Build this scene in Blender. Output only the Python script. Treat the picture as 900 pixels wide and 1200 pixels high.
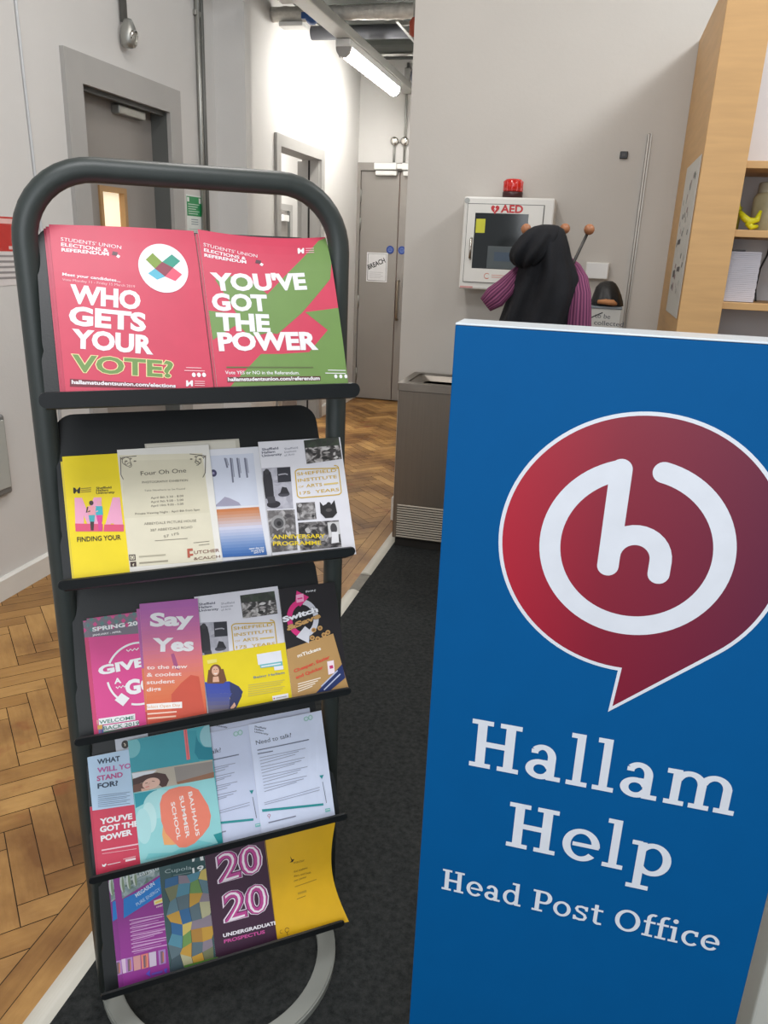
import bpy, bmesh, math, random
from mathutils import Vector as V, Matrix, noise
random.seed(7)
PI = math.pi
S = bpy.context.scene
C = S.collection
for o in list(bpy.data.objects): bpy.data.objects.remove(o)

# ------------------------------------------------------------------ camera
F, CX, CY, H = 915.0, 450.0, 600.0, 1.42
def nrm(*a): return V(a).normalized()
_dn = nrm(340-CX, 3300-CY, F); _fw = V((702-CX, 300-CY, F)); _fw = (_fw-_dn*_fw.dot(_dn)).normalized(); _rt = _dn.cross(_fw)
R3 = Matrix((_rt, _fw, -_dn))                       # image (x right, y down, z forward) -> world
cam_d = bpy.data.cameras.new('camera'); cam = bpy.data.objects.new('camera', cam_d); C.objects.link(cam)
cam_d.sensor_fit = 'VERTICAL'; cam_d.sensor_height = 36.0; cam_d.lens = 36.0*F/1200.0; cam_d.clip_start = 0.02
M4 = (R3 @ Matrix(((1,0,0),(0,-1,0),(0,0,-1)))).to_4x4(); M4.translation = V((0,0,H))
cam.matrix_world = M4
S.camera = cam
EYE = V((0,0,H))
def ray(x, y): return R3 @ V(((x-CX)/F, (y-CY)/F, 1.0))
def on_plane(x, y, p, n): r = ray(x, y); return EYE + r*((p-EYE).dot(n)/r.dot(n))
def on_y(x, y, Y): r = ray(x, y); return EYE + r*(Y/r.y)
def on_x(x, y, X): r = ray(x, y); return EYE + r*(X/r.x)

# ------------------------------------------------------------------ light and exposure
W = bpy.data.worlds.new('world'); S.world = W; W.use_nodes = True
W.node_tree.nodes['Background'].inputs[0].default_value = (0.90, 0.95, 1.0, 1)
W.node_tree.nodes['Background'].inputs[1].default_value = 0.75
def area(name, loc, target, size, power, col=(1,1,1), sy=None):
    d = bpy.data.lights.new(name, 'AREA'); d.energy = power; d.color = col; d.size = size
    if sy: d.shape = 'RECTANGLE'; d.size_y = sy
    o = bpy.data.objects.new(name, d); C.objects.link(o); o.location = loc
    o.rotation_euler = (V(target)-V(loc)).to_track_quat('-Z','Y').to_euler(); return o
area('ceiling_panel_light', (-0.1, 0.1, 3.2), (-0.35, 0.9, 0.0), 1.3, 34, (0.97, 0.98, 1.0), 0.6)
area('ceiling_panel_light', (-0.9, 2.3, 3.25), (-0.9, 2.3, 0.0), 0.25, 22, (1.0, 0.96, 0.92), 1.2)
area('office_panel_light', (1.35, 2.7, 3.15), (0.35, 3.95, 2.1), 0.35, 26, (0.93, 0.97, 1.0), 0.35)
area('office_panel_light', (1.1, 2.0, 3.2), (1.0, 2.6, 0.0), 0.6, 9, (1.0, 0.98, 0.95), 0.6)
area('window_daylight', (-0.1, -1.5, 1.75), (-0.5, 1.2, 0.5), 1.6, 26, (0.92, 0.96, 1.0), 1.2)
S.view_settings.view_transform = 'Standard'
S.view_settings.look = 'None'
S.view_settings.exposure = 0.0
S.view_settings.gamma = 1.0
S.view_settings.use_curve_mapping = False

# ------------------------------------------------------------------ materials
def lin(c): return tuple((v/255/12.92 if v/255 <= .04045 else ((v/255+.055)/1.055)**2.4) for v in c)
MATS = {}; KEEP = set()
def mat(name, rgb, rough=.6, metal=0.0, var=0.0, scale=8.0, bump=0.0, bscale=60.0, emit=None, spec=0.5, coat=0.0, alpha=None, stretch=None):
    if name in MATS: return MATS[name]
    m = bpy.data.materials.new(name); m.use_nodes = True; nt = m.node_tree; b = nt.nodes['Principled BSDF']
    c = lin(rgb); b.inputs['Base Color'].default_value = (*c, 1)
    b.inputs['Roughness'].default_value = rough; b.inputs['Metallic'].default_value = metal
    b.inputs['Specular IOR Level'].default_value = spec; b.inputs['Coat Weight'].default_value = coat
    tc = None
    if var or bump:
        tc = nt.nodes.new('ShaderNodeTexCoord'); mp = nt.nodes.new('ShaderNodeMapping'); nt.links.new(tc.outputs['Object'], mp.inputs[0])
        if stretch: mp.inputs['Scale'].default_value = stretch
    if var:
        n = nt.nodes.new('ShaderNodeTexNoise'); n.inputs['Scale'].default_value = scale; n.inputs['Detail'].default_value = 6
        nt.links.new(mp.outputs[0], n.inputs['Vector'])
        r = nt.nodes.new('ShaderNodeValToRGB'); r.color_ramp.elements[0].position = .3; r.color_ramp.elements[1].position = .7
        r.color_ramp.elements[0].color = (*[x*(1-var) for x in c], 1); r.color_ramp.elements[1].color = (*[min(1, x*(1+var)) for x in c], 1)
        nt.links.new(n.outputs['Fac'], r.inputs[0]); nt.links.new(r.outputs[0], b.inputs['Base Color'])
    if bump:
        n2 = nt.nodes.new('ShaderNodeTexNoise'); n2.inputs['Scale'].default_value = bscale; n2.inputs['Detail'].default_value = 4
        nt.links.new(mp.outputs[0], n2.inputs['Vector'])
        bp = nt.nodes.new('ShaderNodeBump'); bp.inputs['Strength'].default_value = bump; bp.inputs['Distance'].default_value = .01
        nt.links.new(n2.outputs['Fac'], bp.inputs['Height']); nt.links.new(bp.outputs[0], b.inputs['Normal'])
    if emit: b.inputs['Emission Color'].default_value = (*lin(rgb), 1); b.inputs['Emission Strength'].default_value = emit
    if alpha is not None:
        b.inputs['Transmission Weight'].default_value = 1.0; b.inputs['IOR'].default_value = 1.1
    MATS[name] = m; return m
def ink(rgb): return mat('ink_%d_%d_%d' % rgb, rgb, .42, var=.03, scale=30)

white_wall = mat('white_wall_paint', (212,210,207), .75, var=.025, scale=2.5, bump=.05, bscale=90)
pale_wall = mat('dimmed_white_wall_paint', (192,187,180), .8, var=.03, scale=2.0, bump=.06, bscale=70)  # white paint darkened for the weaker light on the front wall
grey_paint = mat('grey_door_paint', (146,141,136), .45, var=.04, scale=3)
grey_frame = mat('grey_frame_paint', (166,164,161), .4, var=.04, scale=4)
dark_jamb = mat('dark_jamb_paint', (92,94,92), .5, var=.05)
white_gloss = mat('white_gloss_paint', (222,220,214), .35, var=.03)
powder = mat('dark_grey_powder_coat', (50,56,54), .42, var=.06, scale=40, bump=.04, bscale=500)
shelfm = mat('black_shelf_steel', (21,24,26), .42, var=.06, scale=30, bump=.03, bscale=400)
footm = mat('silver_grey_foot', (138,140,134), .5, var=.05)
steel = mat('brushed_stainless', (140,133,124), .42, 1.0, var=.04, scale=6, stretch=(40,40,1))
steel_l = mat('polished_stainless', (190,186,180), .25, 1.0, var=.05)
galv = mat('galvanised_conduit', (165,165,160), .4, .8, var=.08)
darkvent = mat('dark_vent_gap', (38,34,30), .8, var=.05)
paper = mat('paper_edge', (226,222,216), .7, var=.03)
beech = mat('beech_laminate', (200,158,104), .5, var=.07, scale=5, stretch=(1,1,9), bump=.02, bscale=90)
blackp = mat('black_plastic', (28,28,30), .4, var=.05)
whitep = mat('white_plastic', (226,226,224), .4, var=.02)

# ------------------------------------------------------------------ mesh helpers
def new_obj(name, bm, mats, parent=None, smooth=False):
    me = bpy.data.meshes.new(name); bmesh.ops.recalc_face_normals(bm, faces=bm.faces[:]) if id(bm) not in KEEP else KEEP.discard(id(bm))
    bm.to_mesh(me); bm.free()
    for m in (mats if isinstance(mats, (list, tuple)) else [mats]): me.materials.append(m)
    if smooth:
        me.shade_smooth()
    o = bpy.data.objects.new(name, me); C.objects.link(o)
    if parent: o.parent = parent
    return o
def tag(o, label=None, cat=None, group=None, kind=None):
    if label: o['label'] = label
    if cat: o['category'] = cat
    if group: o['group'] = group
    if kind: o['kind'] = kind
    return o
def empty(name, loc, label, cat, group=None, rz=0):
    o = bpy.data.objects.new(name, None); C.objects.link(o); o.location = loc; o.rotation_euler.z = rz; o.empty_display_size = .05
    return tag(o, label, cat, group)
def struct(name, bm, m, parent=None, smooth=False):
    o = new_obj(name, bm, m, parent, smooth)
    if not parent: o['kind'] = 'structure'
    return o
def BM(): return bmesh.new()
def box(bm, lo, hi, bev=0.0, mi=0, seg=2):
    lo, hi = V(lo), V(hi); c = (lo+hi)/2; d = hi-lo
    r = bmesh.ops.create_cube(bm, size=1.0, matrix=Matrix.Translation(c) @ Matrix.Diagonal((abs(d.x), abs(d.y), abs(d.z), 1)))
    vs = r['verts']; fs = {f for v in vs for f in v.link_faces}
    for f in fs: f.material_index = mi
    if bev:
        es = list({e for v in vs for e in v.link_edges})
        bmesh.ops.bevel(bm, geom=es, offset=bev, segments=seg, affect='EDGES', profile=.5)
    return bm
def tube(bm, pts, r, seg=14, cap=True, mi=0):
    pts = [V(p) for p in pts]; rs = r if isinstance(r, (list, tuple)) else [r]*len(pts)
    rings = []; prev = None
    for i, p in enumerate(pts):
        t = (pts[min(i+1, len(pts)-1)]-pts[max(i-1, 0)]).normalized()
        if prev is None:
            a = V((0,0,1)) if abs(t.z) < .9 else V((1,0,0)); n = (a-t*a.dot(t)).normalized()
        else: n = (prev-t*prev.dot(t)).normalized()
        prev = n; b = t.cross(n)
        rings.append([bm.verts.new(p+(n*math.cos(2*PI*k/seg)+b*math.sin(2*PI*k/seg))*rs[i]) for k in range(seg)])
    for a, b in zip(rings, rings[1:]):
        for k in range(seg):
            f = bm.faces.new((a[k], a[(k+1) % seg], b[(k+1) % seg], b[k])); f.material_index = mi; f.smooth = True
    if cap:
        for rg in (rings[0][::-1], rings[-1]):
            f = bm.faces.new(rg); f.material_index = mi
    return bm
def lathe(bm, prof, c=(0,0,0), seg=24, axis=None, mi=0):
    c = V(c); rot = V((0,0,1)).rotation_difference(V(axis)).to_matrix() if axis else Matrix.Identity(3); rings = []
    for r, z in prof:
        rings.append([bm.verts.new(c+rot @ V((max(r, 1e-4)*math.cos(2*PI*k/seg), max(r, 1e-4)*math.sin(2*PI*k/seg), z))) for k in range(seg)])
    for a, b in zip(rings, rings[1:]):
        for k in range(seg):
            f = bm.faces.new((a[k], a[(k+1) % seg], b[(k+1) % seg], b[k])); f.material_index = mi; f.smooth = True
    for rg in (rings[0][::-1], rings[-1]):
        f = bm.faces.new(rg); f.material_index = mi
    return bm
def prism(bm, poly, axis, a, b, mi=0):
    """extrude a 2D polygon between a and b along the axis index"""
    def mk(p, t):
        q = [0,0,0]; i, j = [k for k in range(3) if k != axis]; q[i], q[j], q[axis] = p[0], p[1], t; return bm.verts.new(q)
    A = [mk(p, a) for p in poly]; B = [mk(p, b) for p in poly]; n = len(poly)
    fs = [bm.faces.new(A[::-1]), bm.faces.new(B)] + [bm.faces.new((A[k], A[(k+1) % n], B[(k+1) % n], B[k])) for k in range(n)]
    for f in fs: f.material_index = mi
    return bm
def sphere(bm, c, r, mi=0, sc=(1,1,1), seg=20):
    g = bmesh.ops.create_uvsphere(bm, u_segments=seg, v_segments=seg//2+2, radius=r, matrix=Matrix.Translation(c) @ Matrix.Diagonal((*sc, 1)))
    for v in g['verts']:
        for f in v.link_faces: f.material_index = mi; f.smooth = True
    return bm
def rrect(x0, y0, x1, y1, r, n=6):
    out = []
    for cx, cy, a0 in ((x1-r, y0+r, -90), (x1-r, y1-r, 0), (x0+r, y1-r, 90), (x0+r, y0+r, 180)):
        for k in range(n+1):
            a = math.radians(a0+90*k/n); out.append((cx+r*math.cos(a), cy+r*math.sin(a)))
    return out

# ------------------------------------------------------------------ printed artwork: flat shapes laid on a sheet, all in the sheet's own u,v metres
TXT = {}
def text_geo(s, bold):
    k = (s, bold)
    if k in TXT: return TXT[k]
    cu = bpy.data.curves.new('t', 'FONT'); cu.body = s; cu.size = 1.0; cu.offset = bold; cu.resolution_u = 3
    ob = bpy.data.objects.new('t', cu); me = ob.to_mesh()
    vs = [(v.co.x, v.co.y) for v in me.vertices]; fs = [tuple(p.vertices) for p in me.polygons]
    ob.to_mesh_clear(); bpy.data.objects.remove(ob); bpy.data.curves.remove(cu)
    TXT[k] = (vs, fs); return TXT[k]
CAPB = {}
class Art:
    """collects coloured flat shapes at n = base height, each a hair above the last"""
    def __init__(s, P=None, step=.00010):
        s.faces = []; s.mats = []; s.P = P or (lambda x, y: (x, y)); s.kt = .87 if P else 1.0; s.lv = 0; s.step = step; s.clipr = None
    def mi(s, m):
        if not isinstance(m, bpy.types.Material): m = ink(m)
        if m not in s.mats: s.mats.append(m)
        return s.mats.index(m)
    def poly(s, pts, col, px=True):
        s.lv += 1; s.faces.append(([s.P(*p) if px else p for p in pts], s.mi(col), s.lv))
    def raw(s, pts, col, lv): s.faces.append((pts, s.mi(col), lv))
    def ell(s, c, ru, rv, col, n=36, px=True):
        u, v = s.P(*c) if px else c
        s.poly([(u+ru*math.cos(2*PI*k/n), v+rv*math.sin(2*PI*k/n)) for k in range(n)], col, px=False)
    def strip(s, pts, w, col, px=True, caps=False):
        s.lv += 1; q = [V(s.P(*p) if px else p) for p in pts]; n = len(q); L = []; Rr = []
        for i in range(n):
            t = (q[min(i+1, n-1)]-q[max(i-1, 0)]).normalized(); nn = V((-t.y, t.x))
            L.append(q[i]+nn*w/2); Rr.append(q[i]-nn*w/2)
        m = s.mi(col)
        for i in range(n-1): s.faces.append(([tuple(Rr[i]), tuple(Rr[i+1]), tuple(L[i+1]), tuple(L[i])], m, s.lv))
        if caps:
            for e in (q[0], q[-1]): s.ell(tuple(e), w/2, w/2, col, 20, px=False)
    def arc(s, c, r, w, a0, a1, col, n=40, caps=False, ry=None):
        ry = ry or r
        s.strip([(c[0]+r*math.cos(math.radians(a0+(a1-a0)*k/n)), c[1]+ry*math.sin(math.radians(a0+(a1-a0)*k/n))) for k in range(n+1)], w, col, px=False, caps=caps)
    def text(s, t, l, r, h, col, bold=.0, px=True, rot=None, outline=None, ow=.03):
        """baseline from pixel l to pixel r; h = cap height in metres"""
        (u0, v0), (u1, v1) = (s.P(*l), s.P(*r)) if px else (l, r)
        d = V((u1-u0, v1-v0)); wd = d.length; d.normalize(); nn = V((-d.y, d.x))
        vs, fs = text_geo(t, bold); xs = [a for a, b in vs]; x0, x1 = min(xs), max(xs)
        ref = text_geo('H', bold)[0]; b0, b1 = min(b for a, b in ref), max(b for a, b in ref)
        sx, sy = wd/(x1-x0), h*s.kt/(b1-b0)
        def emit(vs, fs, c):
            s.lv += 1; m = s.mi(c)
            for f in fs:
                s.faces.append(([(u0+d.x*(vs[i][0]-x0)*sx+nn.x*(vs[i][1]-b0)*sy, v0+d.y*(vs[i][0]-x0)*sx+nn.y*(vs[i][1]-b0)*sy) for i in f], m, s.lv))
        if outline: vo, fo = text_geo(t, bold+ow); emit(vo, fo, outline)
        emit(vs, fs, col)
    def lines(s, l, r, n, dy, hgt, col, ragged=.3):
        """rows of print too small to read in the photo"""
        for k in range(n):
            f = 1-ragged*random.random()
            a = (l[0]+dy[0]*k, l[1]+dy[1]*k); b = (l[0]+(r[0]-l[0])*f+dy[0]*k, l[1]+(r[1]-l[1])*f+dy[1]*k)
            s.strip([a, b], hgt, col)
    def add(s, bm, base, clip=None, mi0=0):
        s.step = min(s.step, .0008/max(1, s.lv))
        for pts, m, lv in s.faces:
            try: f = bm.faces.new([bm.verts.new((p[0], p[1], base+.0002+lv*s.step)) for p in pts])
            except ValueError: continue
            f.material_index = m+mi0
            f.normal_update()
            if f.normal.z < 0: f.normal_flip()

def frame_mat(o, ax, ay, az):
    m = Matrix((ax, ay, az)).transposed().to_4x4(); m.translation = o; return m

# ------------------------------------------------------------------ structure: walls, floor, ceiling
LX, AY, RX, FY = -2.195, 3.95, -0.93, 7.36          # left wall, cabinet wall, corridor right wall, far wall
CZ = 3.6
def wall_with_hole_x(bm, x0, x1, y0, y1, z1, holes):
    """wall slab thickness x0..x1, running in y, with door holes (ya, yb, zt)"""
    y = y0
    for ya, yb, zt in holes:
        box(bm, (x0, y, 0), (x1, ya, z1)); box(bm, (x0, ya, zt), (x1, yb, z1)); y = yb
    box(bm, (x0, y, 0), (x1, y1, z1))
bm = BM(); wall_with_hole_x(bm, LX-.14, LX, -1.6, FY+.2, CZ, [(3.20, 3.985, 2.06), (5.43, 6.32, 2.08)])
struct('wall_left', bm, white_wall)
bm = BM(); box(bm, (LX, 4.506, 0), (-2.01, 4.59, CZ)); struct('wall_left_pilaster', bm, white_wall)
bm = BM(); box(bm, (RX, AY, 0), (2.6, AY+.2, CZ)); struct('wall_front', bm, pale_wall)
bm = BM(); box(bm, (RX, AY+.2, 0), (RX+.2, FY+.2, CZ)); struct('wall_corridor_right', bm, white_wall)
bm = BM(); box(bm, (LX, FY, 2.10), (RX, FY+.2, CZ)); box(bm, (LX-.14, FY, 0), (LX-.02, FY+.2, CZ)); struct('wall_far', bm, white_wall)
bm = BM(); box(bm, (2.4, -1.6, 0), (2.6, AY, CZ)); struct('wall_right', bm, white_wall)
ceil_m = mat('dark_soffit', (92,96,92), .9, var=.2, scale=3)
bm = BM(); box(bm, (LX, 4.5, 2.95), (RX, FY, 3.1))
for k in range(7): box(bm, (LX, 4.6+k*.42, 2.915), (RX, 4.66+k*.42, 2.95))
struct('ceiling_corridor', bm, ceil_m)
bm = BM(); box(bm, (LX, -1.6, CZ-.1), (2.6, AY, CZ)); struct('ceiling', bm, white_wall)
# room beyond the second door
bm = BM(); box(bm, (-3.8, 4.4, 0), (-3.6, 10.6, CZ)); box(bm, (-3.6, 10.4, 0), (LX-.14, 10.6, CZ)); box(bm, (-3.6, 4.4, 0), (LX-.14, 4.6, CZ)); box(bm, (LX-.34, FY+.2, 0), (LX-.14, 10.4, CZ))
struct('wall_back_room', bm, white_wall)
bm = BM(); box(bm, (-3.6, 4.6, CZ-.1), (LX-.14, 10.4, CZ)); struct('ceiling_back_room', bm, white_wall)
area('back_room_light', (-2.95, 7.4, 3.3), (-2.95, 7.4, 0), .5, 130, (1, .98, .94), 2.5)
area('side_room_light', (-3.0, 3.6, 2.9), (-2.5, 3.6, 1.2), .5, 14, (1, .93, .78), .5)

# parquet: herringbone blocks in one floor mesh
def floor_material():
    m = bpy.data.materials.new('oak_parquet'); m.use_nodes = True; nt = m.node_tree; b = nt.nodes['Principled BSDF']; N = nt.nodes.new; L = nt.links.new
    at = N('ShaderNodeAttribute'); at.attribute_name = 'tone'
    uv = N('ShaderNodeUVMap'); mp = N('ShaderNodeMapping'); mp.inputs['Scale'].default_value = (5, 60, 1); L(uv.outputs[0], mp.inputs[0])
    n = N('ShaderNodeTexNoise'); n.inputs['Scale'].default_value = 1.0; n.inputs['Detail'].default_value = 8; n.inputs['Roughness'].default_value = .65; L(mp.outputs[0], n.inputs['Vector'])
    r = N('ShaderNodeValToRGB'); e = r.color_ramp.elements
    e[0].position = 0; e[0].color = (*lin((112,78,40)), 1); e[1].position = 1; e[1].color = (*lin((204,160,96)), 1)
    x = e.new(.45); x.color = (*lin((164,120,64)), 1)
    ma = N('ShaderNodeMath'); ma.operation = 'MULTIPLY_ADD'; ma.inputs[1].default_value = .55; L(at.outputs['Fac'], ma.inputs[0])
    mb = N('ShaderNodeMath'); mb.operation = 'MULTIPLY'; mb.inputs[1].default_value = .5; L(n.outputs['Fac'], mb.inputs[0]); L(mb.outputs[0], ma.inputs[2])
    L(ma.outputs[0], r.inputs[0])
    tc = N('ShaderNodeTexCoord'); n2 = N('ShaderNodeTexNoise'); n2.inputs['Scale'].default_value = 3.2; n2.inputs['Detail'].default_value = 7; L(tc.outputs['Object'], n2.inputs['Vector'])
    r2 = N('ShaderNodeValToRGB'); r2.color_ramp.elements[0].position = .36; r2.color_ramp.elements[0].color = (*lin((150,120,92)), 1); r2.color_ramp.elements[1].position = .56; r2.color_ramp.elements[1].color = (1,1,1,1); L(n2.outputs['Fac'], r2.inputs[0])
    mx = N('ShaderNodeMix'); mx.data_type = 'RGBA'; mx.blend_type = 'MULTIPLY'; mx.inputs['Factor'].default_value = .8; L(r.outputs[0], mx.inputs['A']); L(r2.outputs[0], mx.inputs['B'])
    n3 = N('ShaderNodeTexNoise'); n3.inputs['Scale'].default_value = 4.3; n3.inputs['Detail'].default_value = 5; L(tc.outputs['Object'], n3.inputs['Vector'])
    r3 = N('ShaderNodeValToRGB'); r3.color_ramp.elements[0].position = .63; r3.color_ramp.elements[0].color = (0,0,0,1); r3.color_ramp.elements[1].position = .70; r3.color_ramp.elements[1].color = (.7,.7,.7,1); L(n3.outputs['Fac'], r3.inputs[0])
    mx2 = N('ShaderNodeMix'); mx2.data_type = 'RGBA'; L(r3.outputs[0], mx2.inputs['Factor']); L(mx.outputs['Result'], mx2.inputs['A']); mx2.inputs['B'].default_value = (*lin((140,74,38)), 1)
    L(mx2.outputs['Result'], b.inputs['Base Color']); b.inputs['Roughness'].default_value = .42
    bp = N('ShaderNodeBump'); bp.inputs['Strength'].default_value = .12; bp.inputs['Distance'].default_value = .004; L(n.outputs['Fac'], bp.inputs['Height']); L(bp.outputs[0], b.inputs['Normal'])
    return m
gapm = mat('dark_floor_joint', (52,36,22), .9, var=.1)
bm = BM(); uvl = bm.loops.layers.uv.new('UVMap'); tl = bm.verts.layers.float_color.new('tone') if False else bm.faces.layers.float.new('tone')
BW = .0655; NN = 4; ca = math.cos(PI/4)
AX, BXv = V((ca, ca)), V((-ca, ca)); OR = V((-1.27, 1.313))-BXv*(5*BW)
def clip(poly, nx, ny, d):
    out = []; n = len(poly)
    for i in range(n):
        p, q = poly[i], poly[(i+1) % n]; a = p[0][0]*nx+p[0][1]*ny-d; b = q[0][0]*nx+q[0][1]*ny-d
        if a <= 0: out.append(p)
        if (a < 0 < b) or (b < 0 < a):
            t = a/(a-b); out.append((tuple(p[0][k]+(q[0][k]-p[0][k])*t for k in (0,1)), tuple(p[1][k]+(q[1][k]-p[1][k])*t for k in (0,1))))
    return out
BORD = -.984
def lay(quad, uvq, tone, clips):
    poly = list(zip(quad, uvq))
    for c in clips:
        poly = clip(poly, *c)
        if len(poly) < 3: return
    try: f = bm.faces.new([bm.verts.new((p[0][0], p[0][1], 0)) for p in poly])
    except ValueError: return
    f.normal_update()
    if f.normal.z < 0: f.normal_flip()
    f[tl] = tone
    for lp in f.loops:
        for p in poly:
            if abs(p[0][0]-lp.vert.co.x) < 1e-6 and abs(p[0][1]-lp.vert.co.y) < 1e-6: lp[uvl].uv = p[1]
G = .0012
for x in range(-70, 130):
    for y in range(-90, 130):
        r = (x-y) % (2*NN)
        if r not in (0, 2*NN-1): continue
        w, h = (NN, 1) if r == 0 else (1, NN)
        c0 = OR+AX*(x*BW)+BXv*(y*BW)
        if not (-3.8 < c0.x < -.6 and -.4 < c0.y < 7.8): continue
        cs = [OR+AX*((x+i*w)*BW+(G if i == 0 else -G))+BXv*((y+j*h)*BW+(G if j == 0 else -G)) for i, j in ((0,0),(1,0),(1,1),(0,1))]
        ou, ov = random.random()*20, random.random()*20
        uvq = [(ou+(i*w if w > h else j*h)*BW*2, ov+(j*h if w > h else i*w)*BW) for i, j in ((0,0),(1,0),(1,1),(0,1))]
        lay([tuple(c) for c in cs], uvq, random.random(), [(1,0,BORD-G), (-1,0,-LX), (0,1,FY+.05), (0,-1,.2)])
y = -.1
while y < FY:
    for xa, xb in ((BORD+G, -.934), (-.932, -.884)):
        L_ = .9; ou, ov = random.random()*20, random.random()*20
        q = [(xa, y), (xb, y), (xb, min(y+L_, FY)-G), (xa, min(y+L_, FY)-G)]
        lay(q, [(ou, ov), (ou, ov+.05), (ou+2, ov+.05), (ou+2, ov)], .25+.5*random.random(), [])
    y += .9
KEEP.add(id(bm))
flo = struct('floor', bm, floor_material())
bm = BM(); box(bm, (-4.0, -1.6, -.06), (RX+.1, 10.6, -.0015)); struct('floor_base', bm, gapm)
# carpet
cm = bpy.data.materials.new('charcoal_carpet'); cm.use_nodes = True; nt = cm.node_tree; b = nt.nodes['Principled BSDF']
tc = nt.nodes.new('ShaderNodeTexCoord'); n = nt.nodes.new('ShaderNodeTexNoise'); n.inputs['Scale'].default_value = 70; n.inputs['Detail'].default_value = 8; n.inputs['Roughness'].default_value = .75
nt.links.new(tc.outputs['Object'], n.inputs['Vector']); r = nt.nodes.new('ShaderNodeValToRGB'); r.color_ramp.elements[0].position = .3; r.color_ramp.elements[1].position = .75
r.color_ramp.elements[0].color = (*lin((26,28,29)), 1); r.color_ramp.elements[1].color = (*lin((62,64,63)), 1); nt.links.new(n.outputs['Fac'], r.inputs[0]); nt.links.new(r.outputs[0], b.inputs['Base Color'])
b.inputs['Roughness'].default_value = .95; b.inputs['Specular IOR Level'].default_value = .15
bp = nt.nodes.new('ShaderNodeBump'); bp.inputs['Strength'].default_value = .6; bp.inputs['Distance'].default_value = .006; nt.links.new(n.outputs['Fac'], bp.inputs['Height']); nt.links.new(bp.outputs[0], b.inputs['Normal'])
bm = BM(); box(bm, (-.838, -1.6, -.06), (2.4, AY, 0.004)); struct('floor_carpet', bm, cm)
# threshold strip between parquet and carpet: a long length, a short gap, a nearer length
def strip_mesh(y0, y1):
    bm = BM(); n = 8; poly = [(-.885, 0)] + [(-.885+.049*k/n, .004+.008*math.sin(PI*k/n)) for k in range(n+1)] + [(-.836, 0)]
    return prism(bm, poly, 1, y0, y1)
trimm = mat('cream_threshold_strip', (206,202,190), .4, var=.04, scale=12)
struct('trim_1', strip_mesh(3.17, 3.90), trimm)
bm = strip_mesh(-.3, 2.98); struct('trim_2', bm, trimm)
bm = BM(); prism(bm, [(-.885,0),(-.836,0),(-.838,.003),(-.884,.003)], 1, 2.98, 3.17); struct('trim_3', bm, mat('worn_metal_strip', (120,116,108), .5, .5, var=.15, scale=30))
def base_prof(x, s): return [(x, 0), (x+s*.018, 0), (x+s*.018, .085), (x+s*.008, .094), (x, .094)]
bm = BM(); prism(bm, base_prof(LX, 1), 1, -1.6, 3.115); prism(bm, base_prof(LX, 1), 1, 4.07, 4.505); struct('baseboard_left', bm, white_gloss)
bm = BM()
prism(bm, base_prof(-2.01, 1), 1, 4.506, 4.59); prism(bm, base_prof(LX, 1), 1, 4.60, 5.37); prism(bm, base_prof(LX, 1), 1, 6.38, FY); struct('baseboard_corridor', bm, white_gloss)
bm = BM(); box(bm, (RX, AY-.018, 0.004), (2.4, AY, .094), .004); struct('baseboard_front', bm, white_gloss)
bm = BM(); box(bm, (RX-.012, AY+.0, 0), (RX, AY+.18, .13), .003); struct('trim_4', bm, white_gloss)

# ------------------------------------------------------------------ doors on the left wall
def casing(name, ya, yb, zt, w, parent, x=LX, t=.02, m=grey_frame):
    """mitred door casing on the left wall"""
    bm = BM()
    A = [(ya, 0), (ya, zt), (yb, zt), (yb, 0)]; B = [(ya+w, 0), (ya+w, zt-w), (yb-w, zt-w), (yb-w, 0)]
    for i in range(3):
        prism(bm, [A[i], A[i+1], B[i+1], B[i]], 0, x, x+t)
    return new_obj(name, bm, m, parent)
d1 = empty('door_1', (LX, 3.59, 0), 'grey door with narrow lit vision panel in left wall', 'door'); d1['kind'] = 'structure'
def at0(o, root): o.parent = root; o.matrix_parent_inverse = Matrix.Translation(-root.location); return o
p = casing('door_frame', 3.115, 4.067, 2.137, .115, None); at0(p, d1)
bm = BM(); box(bm, (LX-.14, 3.20, 0), (LX, 3.232, 2.06)); box(bm, (LX-.14, 3.953, 0), (LX, 3.985, 2.06)); box(bm, (LX-.14, 3.232, 2.025), (LX, 3.953, 2.06)); box(bm, (LX-.035, 3.232, 2.005), (LX-.015, 3.953, 2.025)); at0(new_obj('door_jamb', bm, dark_jamb), d1)
xl = LX-.09
bm = BM(); vy0, vy1, vz0, vz1 = 3.455, 3.665, .62, 1.635
box(bm, (xl-.044, 3.234, .008), (xl, vy0, 2.022)); box(bm, (xl-.044, vy1, .008), (xl, 3.951, 2.022)); box(bm, (xl-.044, vy0, .008), (xl, vy1, vz0)); box(bm, (xl-.044, vy0, vz1), (xl, vy1, 2.022))
leaf = at0(new_obj('door_leaf', bm, grey_paint), d1)
bm = BM(); w = .016
for lo, hi in (((vy0-w*.5, vz0-w*.5), (vy0+w, vz1+w*.5)), ((vy1-w, vz0-w*.5), (vy1+w*.5, vz1+w*.5)), ((vy0+w, vz1-w), (vy1-w, vz1+w*.5)), ((vy0+w, vz0-w*.5), (vy1-w, vz0+w))):
    box(bm, (xl-.05, lo[0], lo[1]), (xl+.01, hi[0], hi[1]))
vf = at0(new_obj('vision_panel_frame', bm, mat('oak_bead', (176,138,92), .5, var=.1, scale=10)), d1); tag(vf, 'oak beaded frame')
bm = BM(); box(bm, (xl-.026, vy0+w, vz0+w), (xl-.020, vy1-w, vz1-w)); at0(new_obj('vision_glass', bm, mat('glowing_frosted_glass', (250,236,206), .4, emit=.75)), d1)  # glow put into the pane for the lit room behind the door
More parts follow.
